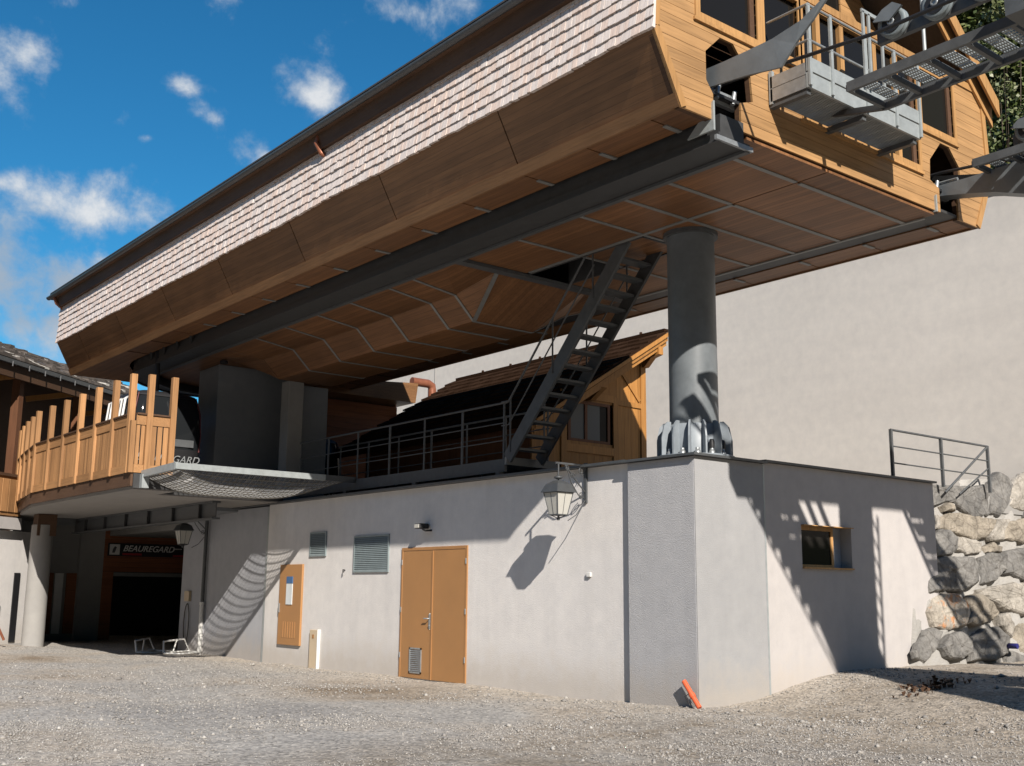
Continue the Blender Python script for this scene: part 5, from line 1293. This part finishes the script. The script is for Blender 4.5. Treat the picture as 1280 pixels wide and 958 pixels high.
# ------------------------------------------------------------------ left building
def left_building():
    E0 = Vector((7.83, 32.45, 0)); u = Vector((.774, .633, 0)); back = Vector((-.633, .774, 0))
    T = thing('left_chalet_building', 'dark timber building with a shingle roof behind the terrace at the left edge', 'building', tuple(E0+u*3+back*3))
    def at(s, b, z): return tuple(E0+u*s+back*b+Vector((0, 0, z)))
    s0, s1 = -9, 13
    def hb(s0, s1, b0, b1, z0, z1, nm, m, z0b=None, z1b=None):
        z0b = z0 if z0b is None else z0b; z1b = z1 if z1b is None else z1b
        return MB().hexa([at(s0, b0, z0), at(s1, b0, z0), at(s1, b1, z0b), at(s0, b1, z0b), at(s0, b0, z1), at(s1, b0, z1), at(s1, b1, z1b), at(s0, b1, z1b)]).obj(nm, m, T)
    hb(s0, s1, -.05, 4.2, 7.86, 8.0, 'roof', M_SHID, 7.86+4.25*.40, 8.0+4.25*.40)
    hb(s0, s1, 4.2, 8.2, 7.86+4.25*.40, 8.0+4.25*.40, 'roof', M_SHID, 7.86, 8.0)
    t = MB(); n = 12
    for i in range(n):
        b0 = -.1+i*.36; s = s0
        while s < s1:
            w = random.uniform(.14, .24); th = random.uniform(.02, .06) if random.random() < .85 else .10; z0 = 8.0+b0*.40
            t.hexa([at(s, b0, z0-.01), at(s+w-.01, b0, z0-.01), at(s+w-.01, b0+.4, z0+.16), at(s, b0+.4, z0+.16), at(s, b0, z0+th), at(s+w-.01, b0, z0+th), at(s+w-.01, b0+.4, z0+.17), at(s, b0+.4, z0+.17)]); s += w
    o = t.obj('roof_shingles', M_SHID, T); o['kind'] = 'stuff'
    hb(s0, s1, -.12, -.02, 7.80, 7.92, 'gutter', M_COP)
    s = s0+.4
    while s < s1:
        MB().bar(at(s, -.14, 7.86), at(s-.06, -.18, 7.70), .03, .02).obj('gutter_hook', M_STEEL, T); s += .75
    hb(s0, s1, .02, .10, 7.45, 7.84, 'eave_beam', M_DARKW)
    for s in (-7.5, -4.5, -1.5, 1.5, 4.5, 7.5, 10.5):
        hb(s-.1, s+.1, .3, .55, 3.6, 7.8, 'post', M_DARKZ); MB().bar(at(s, .12, 7.7), at(s-1.0, 1.6, 7.35), .14, .16).obj('rafter_brace', M_CHA, T)
    hb(s0, s1, 2.2, 2.35, 3.3, 8.4, 'wall', M_DARKW); hb(s0, s1, 6.9, 7, 0, 8.3, 'rear_wall', M_DARKW)
    for s in (-2.4, .6): hb(s, s+1.6, 2.13, 2.19, 4.3, 6.3, 'window', M_GLASS)
    hb(s0, 1.2, -.25, -.18, 3.55, 4.62, 'balcony_front', M_BALR); hb(s0, 1.2, -.3, -.14, 4.62, 4.70, 'balcony_cap', M_DARKW)
    for k in range(16):
        s = 1.0-k*.3; hb(s-.13, s+.13, -.285, -.26, 3.65, 4.55, 'slat', M_BAL)
    hb(s0, 1.2, -.3, 2.2, 3.18, 3.5, 'slab', M_WHITE)
    hb(s0, 3.0, -.1, .1, -.3, 3.15, 'lower_wall', M_WALL)
    hb(1.35, 1.6, -.13, -.105, .1, 2.0, 'door_jamb', M_BLACK); hb(.55, .85, -.13, -.105, .45, 1.1, 'pipe_niche', M_GLASS)
    tag(MB().tube([at(-.35, -1.2, .25), at(-.75, -1.0, 1.05)], .035, 8).obj('leaning_pole', M_COPP), 'thin reddish pole leaning by the white wall at the left edge', 'pole')
left_building()


# ------------------------------------------------------------------ hillside and trees
def hillside():
    nx, ny = 40, 50; vs = []
    for i in range(nx+1):
        for j in range(ny+1):
            x = 25+i*i*.35; y = -60+j*5; z = .3+(x-25)*.62*min(1, max(0, (x-25)/6))+1.6*math.sin(y*.13+x*.07)*min(1, (x-25)/15)
            vs.append((x, y, z))
    fs = [(i*(ny+1)+j, (i+1)*(ny+1)+j, (i+1)*(ny+1)+j+1, i*(ny+1)+j+1) for i in range(nx) for j in range(ny)]
    tag(MB().add(vs, fs, True).obj('hillside', M_GRASS), 'wooded slope rising behind the rendered hall', None, None, 'structure')


def tree(x, y, z, h, r, label, conifer, seed):
    rg = random.Random(seed); T = thing('spruce_tree' if conifer else 'broadleaf_tree', label, 'tree', (x, y, z), 'trees on the slope behind the hall')
    tr = MB(); tr.tube([(x, y, z-.5), (x+.1, y, z+h*.4), (x+.05, y+.1, z+h*(.97 if conifer else .7))], [.28, .18, .03], 8)
    mb = MB()
    def leaf(p, d, l, w):
        d = d.normalized(); s = d.cross(Vector((rg.uniform(-1, 1), rg.uniform(-1, 1), rg.uniform(-1, 1))))
        if s.length < .01: return
        s = s.normalized()*w; mb.add([p, p+d*l*.5+s, p+d*l, p+d*l*.5-s], [(0, 1, 2, 3)])
    if conifer:
        k = int(h*7)
        for i in range(k):
            t = .12+.88*i/k; zz = z+h*t; rad = r*(1-t)**.85+.15
            for q in range(7):
                a = rg.uniform(0, 6.28); L = rad*rg.uniform(.65, 1.1); d = Vector((math.cos(a), math.sin(a), -.28))
                if q == 0: tr.tube([(x, y, zz), (x+d.x*L, y+d.y*L, zz+d.z*L)], [.03, .008], 4)
                m_ = int(6+L*7)
                for e in range(m_):
                    f = (e+.5)/m_; p = Vector((x, y, zz))+d*L*f+Vector((0, 0, .12*f*f*L)); 
                    for _ in range(2): leaf(p, Vector((math.cos(a+rg.uniform(-1.2, 1.2)), math.sin(a+rg.uniform(-1.2, 1.2)), rg.uniform(-.7, .1))), rg.uniform(.18, .38), rg.uniform(.03, .07))
    else:
        cl = [Vector((x+rg.gauss(0, r*.5), y+rg.gauss(0, r*.5), z+h*rg.uniform(.12, 1))) for _ in range(54)]
        for ci, c in enumerate(cl):
            zz0 = z+h*rg.uniform(.3, .6); tr.tube([(x, y, min(zz0, c.z-.3)), tuple(Vector((x, y, min(zz0, c.z-.3))).lerp(c, .6)+Vector((0, 0, -.25))), tuple(c)], [.04, .02, .006] if ci % 5 == 0 else [.008, .006, .004], 4)
            for _ in range(260):
                d = Vector((rg.gauss(0, 1), rg.gauss(0, 1), rg.gauss(0, .8))); p = c+d*rg.uniform(.2, .55)*r*.22
                leaf(p, Vector((rg.gauss(0, 1), rg.gauss(0, 1), rg.gauss(-.3, 1))), rg.uniform(.10, .2), rg.uniform(.035, .07))
    tr.obj('trunk', M_BARK, T); mb.obj('crown', M_LEAF if conifer else M_LEAF2, T)
def skylight_block_hills():
    # ring of hills added all round to block low skylight
    n = 220; rows = 14; vs = []
    for i in range(n):
        a = 2*math.pi*i/n
        d = (math.cos(a), math.sin(a)); v = math.degrees(math.atan2(d[1], d[0]))
        dv = abs((v-75+180) % 360-180)     # angle from the view side, where the added ring stays low
        top = 3+23*float(ss((dv-45)/55))
        top += (2.2*math.sin(a*5+1)+1.3*math.sin(a*11+.4)+.6*math.sin(a*23))*min(1, top/14)
        for j in range(rows+1):
            t = j/rows; R = 420+330*t; e = math.tan(math.radians(top))*750*(t**1.25)
            b = 8*math.sin(a*37+j*1.3)*t+5*math.sin(a*71-j*2.1)*t
            vs.append((R*d[0], R*d[1], -2+e+b))
    k = rows+1
    fs = [(i*k+j, ((i+1) % n)*k+j, ((i+1) % n)*k+j+1, i*k+j+1) for i in range(n) for j in range(rows)]
    tag(MB().add(vs, fs, True).obj('skylight_block_hills', M_GRASS), 'ring of wooded hills added to hold back low skylight', None, None, 'structure')
skylight_block_hills()
hillside()
tree(31, 15.2, 2.6, 17.5, 3.0, 'tall broadleaf tree with bright leaves close behind the catwalk', False, 1)
tree(33, 13.4, 3.4, 17, 3.2, 'dark spruce above the hall at the right picture edge', True, 2)
tree(36, 16.6, 5, 19, 3.2, 'tall dark spruce standing behind the broadleaf tree', True, 3)
tree(35, 11.5, 4.3, 16, 3.0, 'spruce at the far right partly out of the picture', True, 4)
tree(30, 12.9, 2.4, 12.5, 2.6, 'lower yellow-green tree just above the hall roof edge', False, 5)
tree(38, 14.4, 6, 19, 3.3, 'furthest spruce high on the slope', True, 6)
for k, (tx, ty, th) in enumerate(((43, 13.5, 20), (41, 18.6, 23), (44, 22.2, 22), (42, 10.5, 18), (48, 19.5, 24), (36.5, 18.8, 24))):
    tree(tx, ty, .3+(tx-25)*.6-1, th, 3.4, ('spruce in the upper row above the middle of the hall', 'second spruce of the upper row behind the catwalk', 'spruce of the upper row nearest the station roof', 'low spruce of the upper row at the right edge', 'highest spruce on the slope, behind all others', 'slender spruce between the station roof and the broadleaf tree')[k], True, 20+k)
tree(32, 10.2, 3, 13, 2.8, 'broadleaf tree right of the yellow-green one', False, 7)
